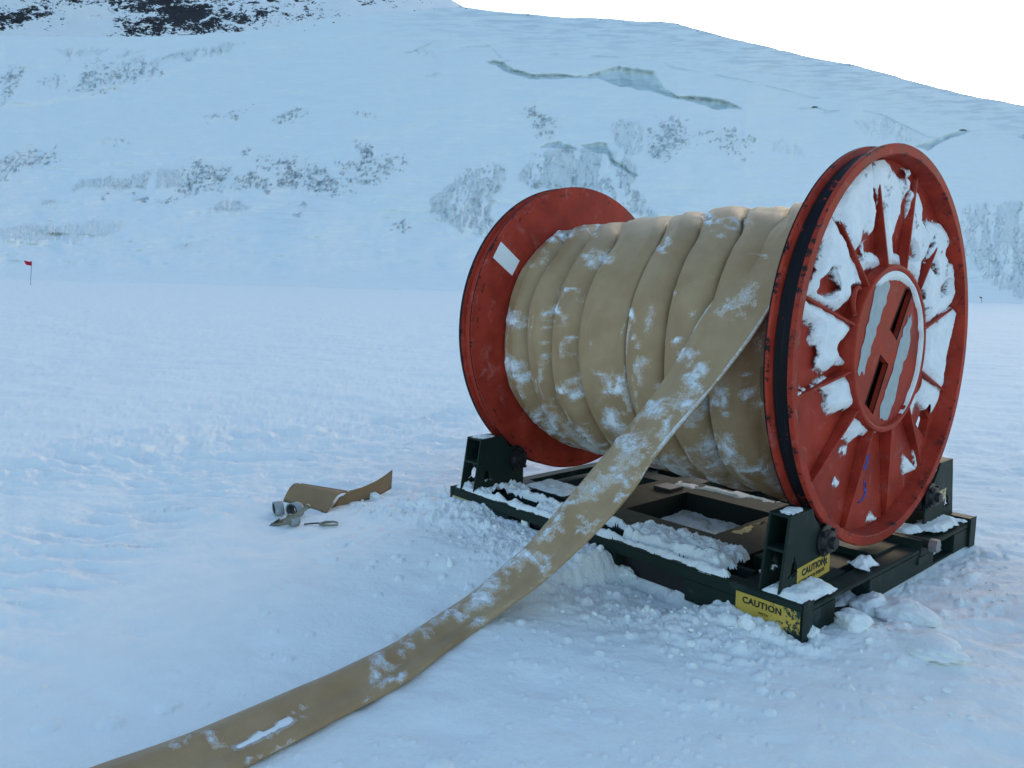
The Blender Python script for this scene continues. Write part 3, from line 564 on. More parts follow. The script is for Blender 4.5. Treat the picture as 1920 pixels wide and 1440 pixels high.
def flange_snow():
    n = 560; yy = np.linspace(-.95, .95, n); Y, Z = np.meshgrid(yy, yy, indexing='ij'); X = -.055
    D = np.full(Y.shape, -9.0); h = np.full(Y.shape, -1.0); wob = (fbm(Y*16, Z*16, 4, 3)-.5)*.026+.006
    for p, hm in SNOWP:
        q = onx(np.array([a for a, b in p]), np.array([b for a, b in p]), X); d = polydist(Y, Z+AX, q[:, 1:3])+wob
        D = np.maximum(D, d)
        h = np.maximum(h, np.where(d > -.008, hm*np.clip((d+.004)/.05, -.2, 1)**.55 if False else hm*np.sign(d+.004)*np.abs(np.clip((d+.004)/.06, -.1, 1))**.5, -1))
    for p in SHOLE:
        q = onx(np.array([a for a, b in p]), np.array([b for a, b in p]), X); d = polydist(Y, Z+AX, q[:, 1:3])+wob*.7; D = np.minimum(D, -d); h = np.where(d > -.02, np.minimum(h, .035*np.sqrt(np.clip(-d/.02, 0, 1))-.004*(d > 0)), h)
    hs = [(p[0], p[1]) for p in hole]; d = polydist(Y, Z+AX, hs); h = np.where(d > -.015, -1, h)
    R = np.hypot(Y, Z); h = np.where((R < .425) | (R > .932), -1, h)
    h = h+np.where(h > .004, (fbm(Y*8, Z*8, 3, 5)-.5)*.024+(fbm(Y*34, Z*34, 3, 6)-.5)*.006, 0)
    thk = np.clip(.62+D/.05, 0, 1)-.55*sstep(.56, .70, fbm(Y*5, Z*5, 4, 8))*sstep(.05, .0, D)-.30*sstep(.55, .75, fbm(Y*11+4, Z*11, 4, 9))*(Z > .2)
    film = (D > -.05) & (R > .425) & (R < .932) & (polydist(Y, Z+AX, hs) < -.015); h = np.where(film, np.maximum(h, .0022), -1)
    keep = h > -.003; idx = -np.ones(Y.shape, int)
    a = keep[:-1, :-1] & keep[1:, :-1] & keep[1:, 1:] & keep[:-1, 1:]
    used = np.zeros_like(keep); 
    for sx in (0, 1):
        for sy in (0, 1): used[sx:n-1+sx, sy:n-1+sy] |= a
    idx[used] = np.arange(used.sum()); V = np.stack([-.085+h, Y, Z+AX], -1)[used]
    I, J = np.where(a); F = np.stack([idx[I, J], idx[I+1, J], idx[I+1, J+1], idx[I, J+1]], -1)
    o = mesh_np('packed_snow', V, F, M_pack, fr, attrs=dict(thk=thk[used])); tag(o, kind='stuff')
    # snow lodged inside the hub rim: along the right side and the top
    m = []; n2 = 160
    th = np.linspace(R_(128), R_(-62), n2); w = np.interp(np.linspace(0, 1, n2), [0, .08, .25, .38, .6, .9, 1], [.004, .05, .045, .018, .016, .012, .002]); w = w+(fbm(th*7, th*0, 3, 4)-.5)*.02
    rows = [[(-.033+hh, math.cos(t)*(.3925-k*ww), AX+math.sin(t)*(.3925-k*ww)) for k, hh in ((0, .016), (.3, .022), (.7, .015), (1, .0))] for t, ww in zip(th, w)]
    o = mesh_np('packed_snow', np.array(rows).reshape(-1, 3), grid_faces(n2, 4), M_lump, fr); tag(o, kind='stuff')
flange_snow()
# white square placard on the inner face of the left flange
q = [onx(u, v, -2.181) for u, v in ((939, 453), (974, 489), (960, 517), (924, 483))]
MB().prism([tuple(p) for p in q], (.003, 0, 0)).build('placard', M_white, fl, bevel=.001)
dr = MB().lathe([(-2.18, .3), (-2.18, .48), (-.14, .48), (-.14, .3)], (0, 0, AX), 64).build('drum', M_red, None, smooth=True); adopt(reel, dr)

# ------------------------------------------------------------------ hose
hose = empty('flat_hose', (-.9, -1.2, 0)); tag(hose, 'tan lay-flat hose wound on the red reel, its loose end running down across the snow', 'hose')
CZ = 1.165
LEFT = [-2.215, -1.955, -1.705, -1.465, -1.125, -.855, -.60, -.345]     # left edge of each wrap at the front
SPOT_C = [(1035, 440, 40, 8, -20), (1120, 485, 26, 13, -15), (1110, 425, 40, 6, -12), (1010, 490, 22, 7, -15), (1075, 545, 15, 8, -20), (1380, 408, 16, 6, -10), (1435, 482, 24, 9, 8), (1395, 415, 16, 5, 0), (965, 595, 20, 20, -30), (1020, 600, 10, 16, -20), (960, 685, 18, 16, 20), (975, 715, 24, 14, 35), (1000, 780, 12, 40, 40), (1040, 800, 12, 40, -30), (1050, 590, 6, 20, -10), (1130, 710, 12, 28, -25), (1160, 720, 10, 24, -10), (1025, 650, 6, 30, 0), (1075, 640, 4, 12, 0), (1090, 820, 26, 10, 35), (1150, 790, 14, 30, -35), (1105, 845, 26, 10, 30), (1070, 740, 8, 20, -30), (1180, 590, 8, 6, 0), (1255, 540, 5, 10, 0), (1310, 600, 6, 14, 0), (1250, 460, 8, 16, 25), (1195, 640, 5, 16, 0),
 (1345, 745, 8, 14, 20), (1355, 775, 12, 8, 20), (1410, 745, 16, 18, 0), (1405, 700, 8, 22, -8), (1370, 850, 14, 30, -30), (1400, 880, 30, 12, 10), (1330, 850, 20, 30, -35), (1290, 870, 24, 12, 30), (1315, 760, 14, 10, 20), (1425, 880, 18, 10, 0), (1250, 850, 14, 10, 30), (1420, 640, 8, 20, 10), (1440, 860, 10, 30, -10), (1345, 890, 24, 8, 10), (1270, 640, 5, 10, 0), (1180, 830, 14, 10, 30), (1140, 850, 12, 8, 30), (1380, 430, 40, 5, -5), (1330, 415, 20, 5, -10)]
def spots(P, lst):
    u, v = pix(P); m = np.zeros(u.shape); w1 = fbm(u*.045, v*.045, 4, 201)-.5; w2 = fbm(u*.045, v*.045, 4, 203)-.5; fine = fbm(u*.16, v*.09, 3, 205)-.5
    u = u+w1*46+fine*10; v = v+w2*46+fine*10
    for a, b, ra, rb, ang in lst:
        c, s = math.cos(R_(ang)), math.sin(R_(ang)); du = u-a; dv = v-b; p = (du*c+dv*s)/ra; q = (-du*s+dv*c)/rb; m = np.maximum(m, np.exp(-(p*p+q*q)*.75))
    return m
def pack_r(x): return np.interp(x, [-2.2, -1.6, -.8, -.15], [.728, .752, .772, .778])
def knot(k, a, amp, step, sd):
    q = a/step+k*.37; i = math.floor(q); f = q-i; r = lambda n: float(_h(np.array([n]), np.array([k*7]), sd)[0])-.5
    return amp*(r(i)*(1-f)+r(i+1)*f)
def edge(k, a):
    n_w = len(LEFT); x = LEFT[k]-.21*(1-float(sstep(92, 136, a)))
    if k < n_w-1: x += (LEFT[k+1]-.21-LEFT[k])*float(sstep(240, 415, a))
    return x+knot(k, a, .050 if 0 < k < n_w-1 else .012, 34, 401)
def coil():
    n_w = len(LEFT); seg = 320; m = 60; V = []; UVs = []
    th = np.linspace(0, 2*math.pi*n_w, seg*n_w+1)+R_(60)      # starts at the back of the top, runs over the top to the front
    th = th[th <= R_(60)+2*math.pi*(n_w-1)+R_(85)]
    s = np.linspace(0, 2*math.pi, m, endpoint=False)
    for t in th:
        k = int((t-R_(60))//(2*math.pi)); a = math.degrees(t)-360*k     # 60..420, front = 180
        xl = max(edge(k, a), -2.176); xr = min(xl+.345, -.142)
        if k == 0: xr = max(xr, xl+.3)
        pe = -1+2*(edge(k+1, a)-xl)/max(xr-xl, .1) if k < n_w-1 else 1.3
        if pe > .93 and k < n_w-1: xr = xr+(pe-.93)*.18; pe = -1+2*(edge(k+1, a)-xl)/(xr-xl)
        xc = (xl+xr)/2; hw = (xr-xl)/2; R0 = float(pack_r(xc))+knot(k, a, .030, 29, 411)+.006*(vn(a*.03, k*5.3, 23)-.5)
        R0 += .035*float(sstep(215, 275, a))*(1-float(sstep(275, 330, a)))
        f1 = -.42+knot(k, a, .35, 47, 421); f2 = pe-.55+knot(k, a, .3, 41, 431); g1 = .010+knot(k, a, .020, 61, 441); g2 = .008+knot(k, a, .016, 53, 451)
        for q in s:
            c, sn = math.cos(q), math.sin(q); w = math.copysign(abs(c)**.5, c); h = math.copysign(abs(sn)**.75, sn); p = w
            soft = float(sstep(pe-.5, pe, p)); deep = float(sstep(pe-.13, pe+.03, p))
            rr = R0+.012-.005*min(p, pe)-.018*soft-.090*deep-.030*float(sstep(-.80, -1.0, p))+h*.009
            rr += (g1*max(0., 1-abs(p-f1)/.30)+g2*max(0., 1-abs(p-f2)/.22))*(1-deep)+.0035*(vn(p*2.3+k*9, a*.06, 29)-.5)*2
            x = xc+p*hw; V.append((x, rr*math.cos(t), CZ+rr*math.sin(t))); UVs.append((t*.74/.3, q/(2*math.pi)*2))
    V = np.array(V); n = len(th); F = grid_faces(n, m, wrap_m=True)
    a = (np.degrees(np.arctan2(V[:, 2]-CZ, V[:, 1]))) % 360
    sn = spots(V, SPOT_C)
    nz = fbm(V[:, 0]*9, a*.045, 4, 33); low = sstep(205, 250, a)*(1-sstep(300, 330, a)); hid = ((a < 85) | (a > 262))
    st = fbm(V[:, 0]*26+a*.05, a*.035, 4, 35)
    sn = np.maximum(sn*.80, .66*low*sstep(.47, .62, nz)); sn = np.maximum(sn, .6*hid*sstep(.56, .66, nz)); sn = np.maximum(sn, .5*sstep(.64, .72, st)*sstep(120, 190, a)); sn = sn*(.70+.55*fbm(V[:, 0]*24, a*.12, 3, 39))
    rad = V-np.stack([V[:, 0], np.zeros(len(V)), np.full(len(V), CZ)], 1); rad /= np.linalg.norm(rad, axis=1)[:, None]
    V = V+rad*(np.clip(sn-.35, 0, .4)*.016)[:, None]
    o = mesh_np('coil', V, F, M_hose, None, attrs=dict(snow=sn), uv=np.array(UVs)); adopt(hose, o)
    # the layer beneath, seen in the creases
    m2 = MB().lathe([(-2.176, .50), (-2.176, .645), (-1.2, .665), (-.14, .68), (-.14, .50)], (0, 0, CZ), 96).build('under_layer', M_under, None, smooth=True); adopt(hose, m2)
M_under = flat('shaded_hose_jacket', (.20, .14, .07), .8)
coil()
SPOT_T = [(1150, 893, 40, 16, -8), (1120, 915, 40, 14, -25), (1165, 925, 10, 7, 0), (1405, 555, 16, 26, 25), (1360, 580, 26, 10, -30), (1310, 695, 22, 16, -25), (1285, 660, 20, 12, -30), (1300, 720, 30, 14, -40), (1230, 765, 46, 12, -25), (1285, 755, 16, 22, 30), (1250, 800, 14, 24, 40), (1420, 485, 22, 6, 5), (1065, 950, 8, 50, 40), (1030, 990, 14, 34, 40), (990, 1040, 44, 10, 10), (1020, 1060, 14, 22, 10), (960, 1060, 30, 12, -45), (920, 1090, 40, 14, -40), (900, 1120, 50, 14, -30), (860, 1150, 60, 12, -25), (830, 1165, 40, 9, -25), (780, 1185, 30, 8, -30), (720, 1240, 26, 12, 10), (735, 1275, 26, 10, -25), (700, 1260, 14, 14, 0), (770, 1215, 10, 10, 0), (1250, 850, 8, 40, 38), (1210, 880, 10, 30, 40), (1195, 960, 12, 4, -60), (1185, 845, 20, 40, 38),
 (505, 1372, 62, 5, -27), (400, 1382, 18, 9, 30), (345, 1385, 30, 5, -10), (690, 1305, 5, 5, 0), (530, 1400, 20, 4, -25), (475, 1425, 14, 4, -25), (1100, 985, 24, 6, -20), (900, 1165, 30, 6, -35), (1170, 830, 12, 30, 40), (560, 1330, 6, 4, -30)]
def tail():
    A = np.array([-.25, -.54]); B = np.array([-.94, -1.88]); pd = np.array([-.889, .458])
    def ov(u, v, off):
        d = ray(u, v); a = A+pd*off; e = (B-A); M = np.array([[d[0], -e[0]], [d[1], -e[1]]]); t, s = np.linalg.solve(M, a-CAM[:2]); return CAM+d*t
    Lp = [ov(u, v, .145) for u, v in ((1440, 440), (1345, 555), (1240, 720), (1122, 869), (1074, 927), (1019, 988), (987, 1026), (943, 1064))]
    Rp = [ov(u, v, -.145) for u, v in ((1462, 548), (1405, 640), (1320, 750), (1224, 860), (1198, 908), (1160, 956), (1099, 1016), (1051, 1061), (1007, 1100), (956, 1135), (898, 1179))]
    def og(u, v, dz):
        p = onz(u, v, dz)
        for _ in range(4): p = onz(u, v, gz(p[0], p[1])+dz)
        return p
    Lp += [og(u, v, .045) for u, v in ((879, 1119), (834, 1147), (780, 1183), (725, 1218), (691, 1234), (644, 1256), (566, 1290), (457, 1337), (379, 1371), (329, 1390), (247, 1415), (176, 1438))]
    Rp += [og(u, v, .018) for u, v in ((828, 1227), (764, 1278), (700, 1313), (629, 1349), (566, 1384), (504, 1415), (457, 1440))]
    Lp.append(Lp[-1]+np.array([.05, -1.2, -.02])); Rp.append(Rp[-1]+np.array([-.02, -1.45, -.02]))
    # start over the crest of the coil
    st = lambda x, a, r: np.array([x, r*math.cos(R_(a)), CZ+r*math.sin(R_(a))])
    Lp = [st(-.42, 70, .79), st(-.405, 95, .795), st(-.40, 118, .80)]+Lp; Rp = [st(-.145, 70, .79), st(-.145, 95, .80), st(-.15, 118, .81), st(-.155, 133, .83)]+Rp
    Lp = np.array(Lp); Rp = np.array(Rp)
    def smooth(P, n):
        c = np.r_[0, np.cumsum(np.linalg.norm(np.diff(P, axis=0), axis=1))]
        t = np.linspace(0, c[-1], 600); Q = np.stack([np.interp(t, c, P[:, i]) for i in range(3)], 1)
        for _ in range(60): Q[1:-1] = .5*Q[1:-1]+.25*(Q[:-2]+Q[2:])
        return Q, t
    Lq, lt = smooth(Lp, 0); Rq, _ = smooth(Rp, 0)
    # pair the two edges by walking both so that the rung stays square to the run
    n = 520; C = []; j = 0; pairs = []
    for i in np.linspace(0, 599, n):
        p = Lq[int(round(i))]; lo = max(j-2, 0); tt = Lq[min(int(round(i))+6, 599)]-Lq[max(int(round(i))-6, 0)]; tt /= np.linalg.norm(tt)
        seg = Rq[lo:min(j+60, 600)]; dv = seg-p; cost = np.abs(dv@tt)+.15*np.linalg.norm(dv, axis=1); j = lo+int(cost.argmin()); pairs.append((int(round(i)), j))
    pa = np.array(pairs, float)
    for _ in range(80): pa[1:-1] = .5*pa[1:-1]+.25*(pa[:-2]+pa[2:])
    ix = np.arange(600); g = lambda Q, f: np.stack([np.interp(f, ix, Q[:, i]) for i in range(3)], 1)
    Lf = g(Lq, pa[:, 0]); Rf = g(Rq, pa[:, 1]); Cn = (Lf+Rf)/2; T = np.gradient(Cn, axis=0); T /= np.linalg.norm(T, axis=1)[:, None]
    Wd = Rf-Lf; Nn = np.cross(Wd, T); Nn /= np.linalg.norm(Nn, axis=1)[:, None]; Nn *= np.sign(Nn[:, 2:3]+1e-9)
    al = np.r_[0, np.cumsum(np.linalg.norm(np.diff(Cn, axis=0), axis=1))]
    m = 72; s = np.linspace(0, 2*math.pi, m, endpoint=False); V = np.zeros((n, m, 3)); UVs = np.zeros((n, m, 2))
    land = sstep(2.0, 2.7, al)                                     # 0 in the air, 1 lying on the snow
    for jx, q in enumerate(s):
        c, sn = math.cos(q), math.sin(q); w = math.copysign(abs(c)**.6, c); h = math.copysign(abs(sn)**.8, sn)
        th = .017+.012*land
        bul = .010*np.sin(al*3.1+1.2)*(1-w*w)+.016*(fbm(al*2.1, np.full(n, w*1.3+3), 3, 43)-.5)-.022*np.exp(-((al-1.72)/.12)**2)*(1-w*w)*1.0
        bul = bul+.020*np.exp(-((al-1.9-.5*w)/.10)**2)*.6-.012*np.exp(-((w-.35)/.3)**2)*land+.018*np.exp(-((w+.3)/.45)**2)*land
        V[:, jx] = Cn+Wd*(.5*w)+Nn*(h*th*(1-.25*w*w)+bul*(1 if sn > -.2 else .3))[:, None]
        UVs[:, jx, 0] = al/.3; UVs[:, jx, 1] = q/(2*math.pi)*2
    sn_ = spots(V.reshape(-1, 3), SPOT_T).reshape(n, m); up = (np.sin(s) > -.15)[None, :]
    W_ = np.tile(np.cos(s), (n, 1)); AL = np.tile(al[:, None], (1, m))
    edge = np.exp(-((np.abs(W_)-.93)/.10)**2)*sstep(.42, .62, fbm(AL*3.5, W_*3, 3, 47))*.62
    sn_ = np.maximum(sn_*.67, edge*(1-.6*land[:, None]))*up; sn_ = sn_*(.74+.5*fbm(AL*14, W_*5, 3, 49))
    pu, pv_ = pix(V.reshape(-1, 3)); ld = linedist(pu, pv_, [(447, 1403), (500, 1376), (545, 1352)])+8*(fbm(pu*.06, pv_*.06, 3, 230)-.5); sn_ = np.maximum(sn_, (1.0*sstep(9, 3, ld)).reshape(n, m)*up)
    V = V+Nn[:, None, :]*(np.clip(sn_-.35, 0, .4)*.02)[..., None]
    o = mesh_np('loose_end', V.reshape(-1, 3), grid_faces(n, m, wrap_m=True), M_hose, None, attrs=dict(snow=sn_.ravel()), uv=UVs.reshape(-1, 2)); adopt(hose, o)
tail()

# ------------------------------------------------------------------ reel stand
stand = empty('reel_stand', (-1.12, 0, 0)); tag(stand, 'dark green steel skid stand with four posts carrying the red hose reel', 'stand')
def part(m, name, mat, bevel=.003, smooth=False):
    o = m.build(name, mat, None, bevel=bevel, smooth=smooth); adopt(stand, o); return o
X0, X1, Y0, Y1, ZT = -2.37, .12, -1.02, 1.02, .17
def long_rail(y0, y1):
    m = MB(); o = y0 if y0 < 0 else y1; cuts = [(-1.78, -1.50), (-.92, -.48)]
    m.box(X0, X1, y0, y1, .112, ZT); prev = X0
    for a, b in cuts: m.box(prev, a, y0+.002, y1-.002, 0, .1115); prev = b
    m.box(prev, X1-.002, y0+.002, y1-.002, 0, .1115)
    return part(m, 'long_rail', M_green, .004)
def shade_pockets(y0, y1):  # black sheets stand in for the shade inside the open fork pockets
    for a, b in ((-1.78, -1.50), (-.92, -.48)): part(MB().box(a-.0, b+.0, y0, y1, .001, .1105), 'pocket_shade', M_black, 0)
shade_pockets(Y0+.060, -.938); shade_pockets(.938, Y1-.060)
lf = long_rail(Y0, -.935); lb = long_rail(.935, Y1)
def side_rail(x0, x1):
    m = MB(); yy = (-.93, .93); cuts = [(-.70, -.36), (.43, .72)]; prev = yy[0]
    m.box(x0, x1, yy[0], yy[1], .118, .142)
    for a, b in cuts: m.box(x0+.002, x1-.002, prev, a, 0, .1175); m.box(x0+.01, x1-.004, a, b, 0, .014); prev = b
    m.box(x0+.002, x1-.002, prev, yy[1], 0, .1175)
    return part(m, 'side_rail', M_green, .004)
side_rail(.02, .112); side_rail(X0+.008, X0+.1)
for x in (X1-.028, X0-.004):
    for y in (Y0, Y1-.086): part(MB().box(x+.0305 if x > 0 else x-.0005, x+.0325 if x > 0 else x+.03, y-.003, y+.09, -.005, .176), 'end_cap', M_green, .002)
# side platforms under the posts
for (xa, xb) in ((-.235, .0185), (X0+.102, -2.06)):
    part(MB().box(xa, xb, -.934, -.42, .128, .150), 'deck_plate', M_green); part(MB().box(xa, xb, .42, .934, .128, .150), 'deck_plate', M_green)
    part(MB().box(xa+.05, xb-.07, -.418, .418, .07, .12), 'cross_beam', M_green)
# cross plates between rail and inner frame, and the rear ties
for xa, xb, ya, yb in ((-.67, -.38, -.934, -.782), (-1.62, -1.40, -.934, -.782), (-2.06, -1.63, -.60, -.40), (-2.06, -1.63, .25, .42), (-.37, -.236, -.60, -.42), (-.37, -.236, .25, .38), (-1.62, -1.40, .42, .934), (-.67, -.38, .42, .934)):
    part(MB().box(xa, xb, ya, yb, .06, .158), 'tie_plate', M_green)
part(MB().box(-2.06, -.236, -.818, -.784, .02, .163), 'inner_rail', M_green); part(MB().box(-2.06, -.236, .784, .818, .02, .163), 'inner_rail', M_green)
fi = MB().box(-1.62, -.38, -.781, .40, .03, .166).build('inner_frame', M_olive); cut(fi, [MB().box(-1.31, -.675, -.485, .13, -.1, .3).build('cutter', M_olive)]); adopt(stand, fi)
m = MB().box(-1.50, -1.36, .02, .16, .1665, .19); cp = part(m, 'clamp_plate', M_black)
# bare wood-coloured chips of old label on the beam
def ragged(pts, z, th, name, mat, seed=1):
    out = []
    for i in range(len(pts)):
        a = np.array(pts[i]); b = np.array(pts[(i+1) % len(pts)])
        for t in np.linspace(0, 1, 6)[:-1]: out.append(tuple((a+(b-a)*t)+(RNG.random(2)-.5)*.022))
    return MB().prism([(x, y, z) for x, y in out], (0, 0, th)).build(name, mat)
for pts in (((1372, 997), (1396, 990), (1412, 985), (1404, 998), (1388, 1002)), ((1418, 982), (1432, 978), (1424, 985))):
    P = [onz(u, v, .167)[:2] for u, v in pts]; o = ragged(P, .1665, .0015, 'label_scrap', flat('torn_label', (.62, .52, .24))); adopt(stand, o)
ROLLS = []
def post(xa, xb, sy, name='post'):
    prof = [(1.0, .152), (.937, .512), (.745, .512), (.722, .470), (.605, .340), (.567, .290), (.567, .152)]
    t = .012; m = MB()
    for x in (xa, xb): m.prism([(x, sy*y, z) for y, z in prof], (t, 0, 0))
    def yl(z): return .1*0+1.0-(z-.152)/.36*.063
    m.box(xa+t, xb, *sorted((sy*.937, sy*.746)), .50, .5115)
    m.box(xa+t, xb, *sorted((sy*(yl(.355)-.002), sy*(yl(.355)-.09))), .348, .362)
    o = part(m, 'post', M_green, .0015)
    # round hole with three slots, cut through both cheeks
    cy, cz, r = sy*.885, .262, .030; c = []
    ring = [(xa-.1, cy+r*math.cos(q)*.85, cz+r*1.25*math.sin(q)) for q in np.linspace(0, 2*math.pi, 20, endpoint=False)]
    c.append(MB().prism(ring, (.4, 0, 0)).build('cutter', M_green))
    for an in (90, 215, 325):
        q = R_(an); c.append(MB().box(xa-.1, xb+.1, cy+.0, cy+.058, cz-.005, cz+.005, Matrix.Rotation(q, 3, 'X'), (0, cy, cz)).build('cutter', M_green))
    cut(o, c)
    ry, rz = sy*.62, .338
    g = MB().lathe([(xa+.020, .02), (xa+.020, .092), (xa+.026, .0955), (xb-.010, .0955), (xb-.004, .092), (xb-.004, .02)], (0, ry, rz), 40).build('roller', M_black, o, smooth=True)
    b = MB().lathe([(xb+.013, .0005), (xb+.013, .075), (xb+.022, .075), (xb+.026, .058), (xb+.048, .050), (xb+.052, .030), (xb+.070, .028), (xb+.072, .0005)], (0, ry, rz), 32, False).build('bearing', M_black, o, smooth=True)
    for q in (45, 135, 225, 315):
        MB().lathe([(xb+.0225, .0005), (xb+.0225, .013), (xb+.042, .013), (xb+.042, .0005)], (0, ry+.062*math.cos(R_(q)), rz+.062*math.sin(R_(q))), 6, False).build('bolt', M_black, o)
    ROLLS.append((xb, ry, rz)); return o
pfr = post(-.105, -.012, -1); pbr = post(-.105, -.012, 1); pfl = post(-2.30, -2.165, -1); pbl = post(-2.30, -2.165, 1)
# bracket with bolt on the right side
bk = part(MB().box(-.10, .118, .22, .30, .10, .185).box(.02, .122, .19, .33, .06, .10), 'bracket', M_green)
MB().tube([(-.14, .27, .165), (.17, .27, .165)], .024, 14).build('pin', M_black, bk, smooth=True); MB().lathe([(.145, .0005), (.145, .036), (.185, .036), (.185, .0005)], (0, .27, .165), 6, False).build('nut', M_bolt, bk)
part(MB().box(-.22, .02, -.10, .20, .06, .155), 'cross_beam', M_green)
part(MB().tube([(-2.02, .55, .20), (-2.02, .86, .20)], .035, 14), 'pipe_stub', M_black, 0, True)
part(MB().box(-2.05, -1.66, .62, .66, .13, .245).box(-1.95, -1.70, .66, .90, .20, .235), 'rear_bracket', M_green)
# caution labels
def text_mesh(txt, size, name, mat, parent, mtx, bold=.0):
    cu = bpy.data.curves.new('t', 'FONT'); cu.body = txt; cu.size = size; cu.align_x = 'LEFT'; cu.offset = bold; cu.extrude = .0006; cu.space_character = 1.08
    ob = bpy.data.objects.new('t', cu); COL.objects.link(ob); dg = bpy.context.evaluated_depsgraph_get()
    me = bpy.data.meshes.new_from_object(ob.evaluated_get(dg)); bpy.data.objects.remove(ob); me.transform(mtx); me.materials.clear(); me.materials.append(mat); me.name = name
    o = bpy.data.objects.new(name, me); COL.objects.link(o); o.parent = parent; return o
def label(o3, ex, ey, w, h, mat, wear0, wear1, rag=0.0, seed=0):
    """plate spanned by ex (right) and ey (up) from its lower left corner"""
    o3 = Vector(o3); ex = Vector(ex).normalized(); ey = Vector(ey).normalized(); nz_ = ex.cross(ey); n, k = 50, 16; V = []; wr = []
    for i in range(n+1):
        for j in range(k+1):
            a = i/n; b = j/k; V.append(o3+ex*(w*a)+ey*(h*b)); wr.append(wear0+(wear1-wear0)*a+.25*abs(b-.5)*(wear1 > .12))
    F = grid_faces(n+1, k+1); o = mesh_np('caution_label', V, F, mat, None, False, attrs=dict(wear=wr)); adopt(stand, o)
    M = Matrix(((ex.x, ey.x, nz_.x, o3.x), (ex.y, ey.y, nz_.y, o3.y), (ex.z, ey.z, nz_.z, o3.z), (0, 0, 0, 1))); return o, M
T = Matrix.Translation
o, M = label((-.197, Y0-.0022, .036), (1, 0, 0), (0, 0, 1), .310, .103, M_lab, -.42, .36)
text_mesh('CAUTION', .040, 'lettering', M_ink, o, M@T((.034, .060, .0012)), .0012); text_mesh('WITH', .018, 'lettering', M_ink, o, M@T((.115, .030, .0012)))
o, M = label((-2.372, Y0-.0022, .035), (1, 0, 0), (0, 0, 1), .40, .085, M_lab2, -.3, .1)
text_mesh('CAUTION', .046, 'lettering', M_ink, o, M@T((.035, .040, .0012)), .001)
o, M = label((.0025, -.855, .158), (0, 1, .06), (0, -.06, 1), .30, .10, M_lab, -.35, -.1)
text_mesh('CAUTION', .044, 'lettering', M_ink, o, M@T((.040, .054, .0012)), .0016); text_mesh('AVOID PINCH POINTS', .022, 'lettering', M_ink, o, M@T((.012, .022, .0012)), .0006)
pg = MB()
for pts in (((0, .03), (.012, .034), (.03, .012), (.04, .0), (.03, -.002), (.014, .018)), ((.03, .03), (.038, .022), (.034, .012), (.026, .022)), ((.012, .004), (.022, .008), (.018, -.01), (.010, -.008)), ((.004, .046), (.014, .05), (.016, .040), (.006, .036))):
    pg.prism([tuple(M@Vector((.235+a, .05+b, .0012))) for a, b in pts], (.0008, 0, 0))
pg.build('pictogram', M_ink, o)
o, M = label((.0025, .70, .265), (0, 1, .06), (0, -.06, 1), .16, .075, M_lab2, .0, .25)
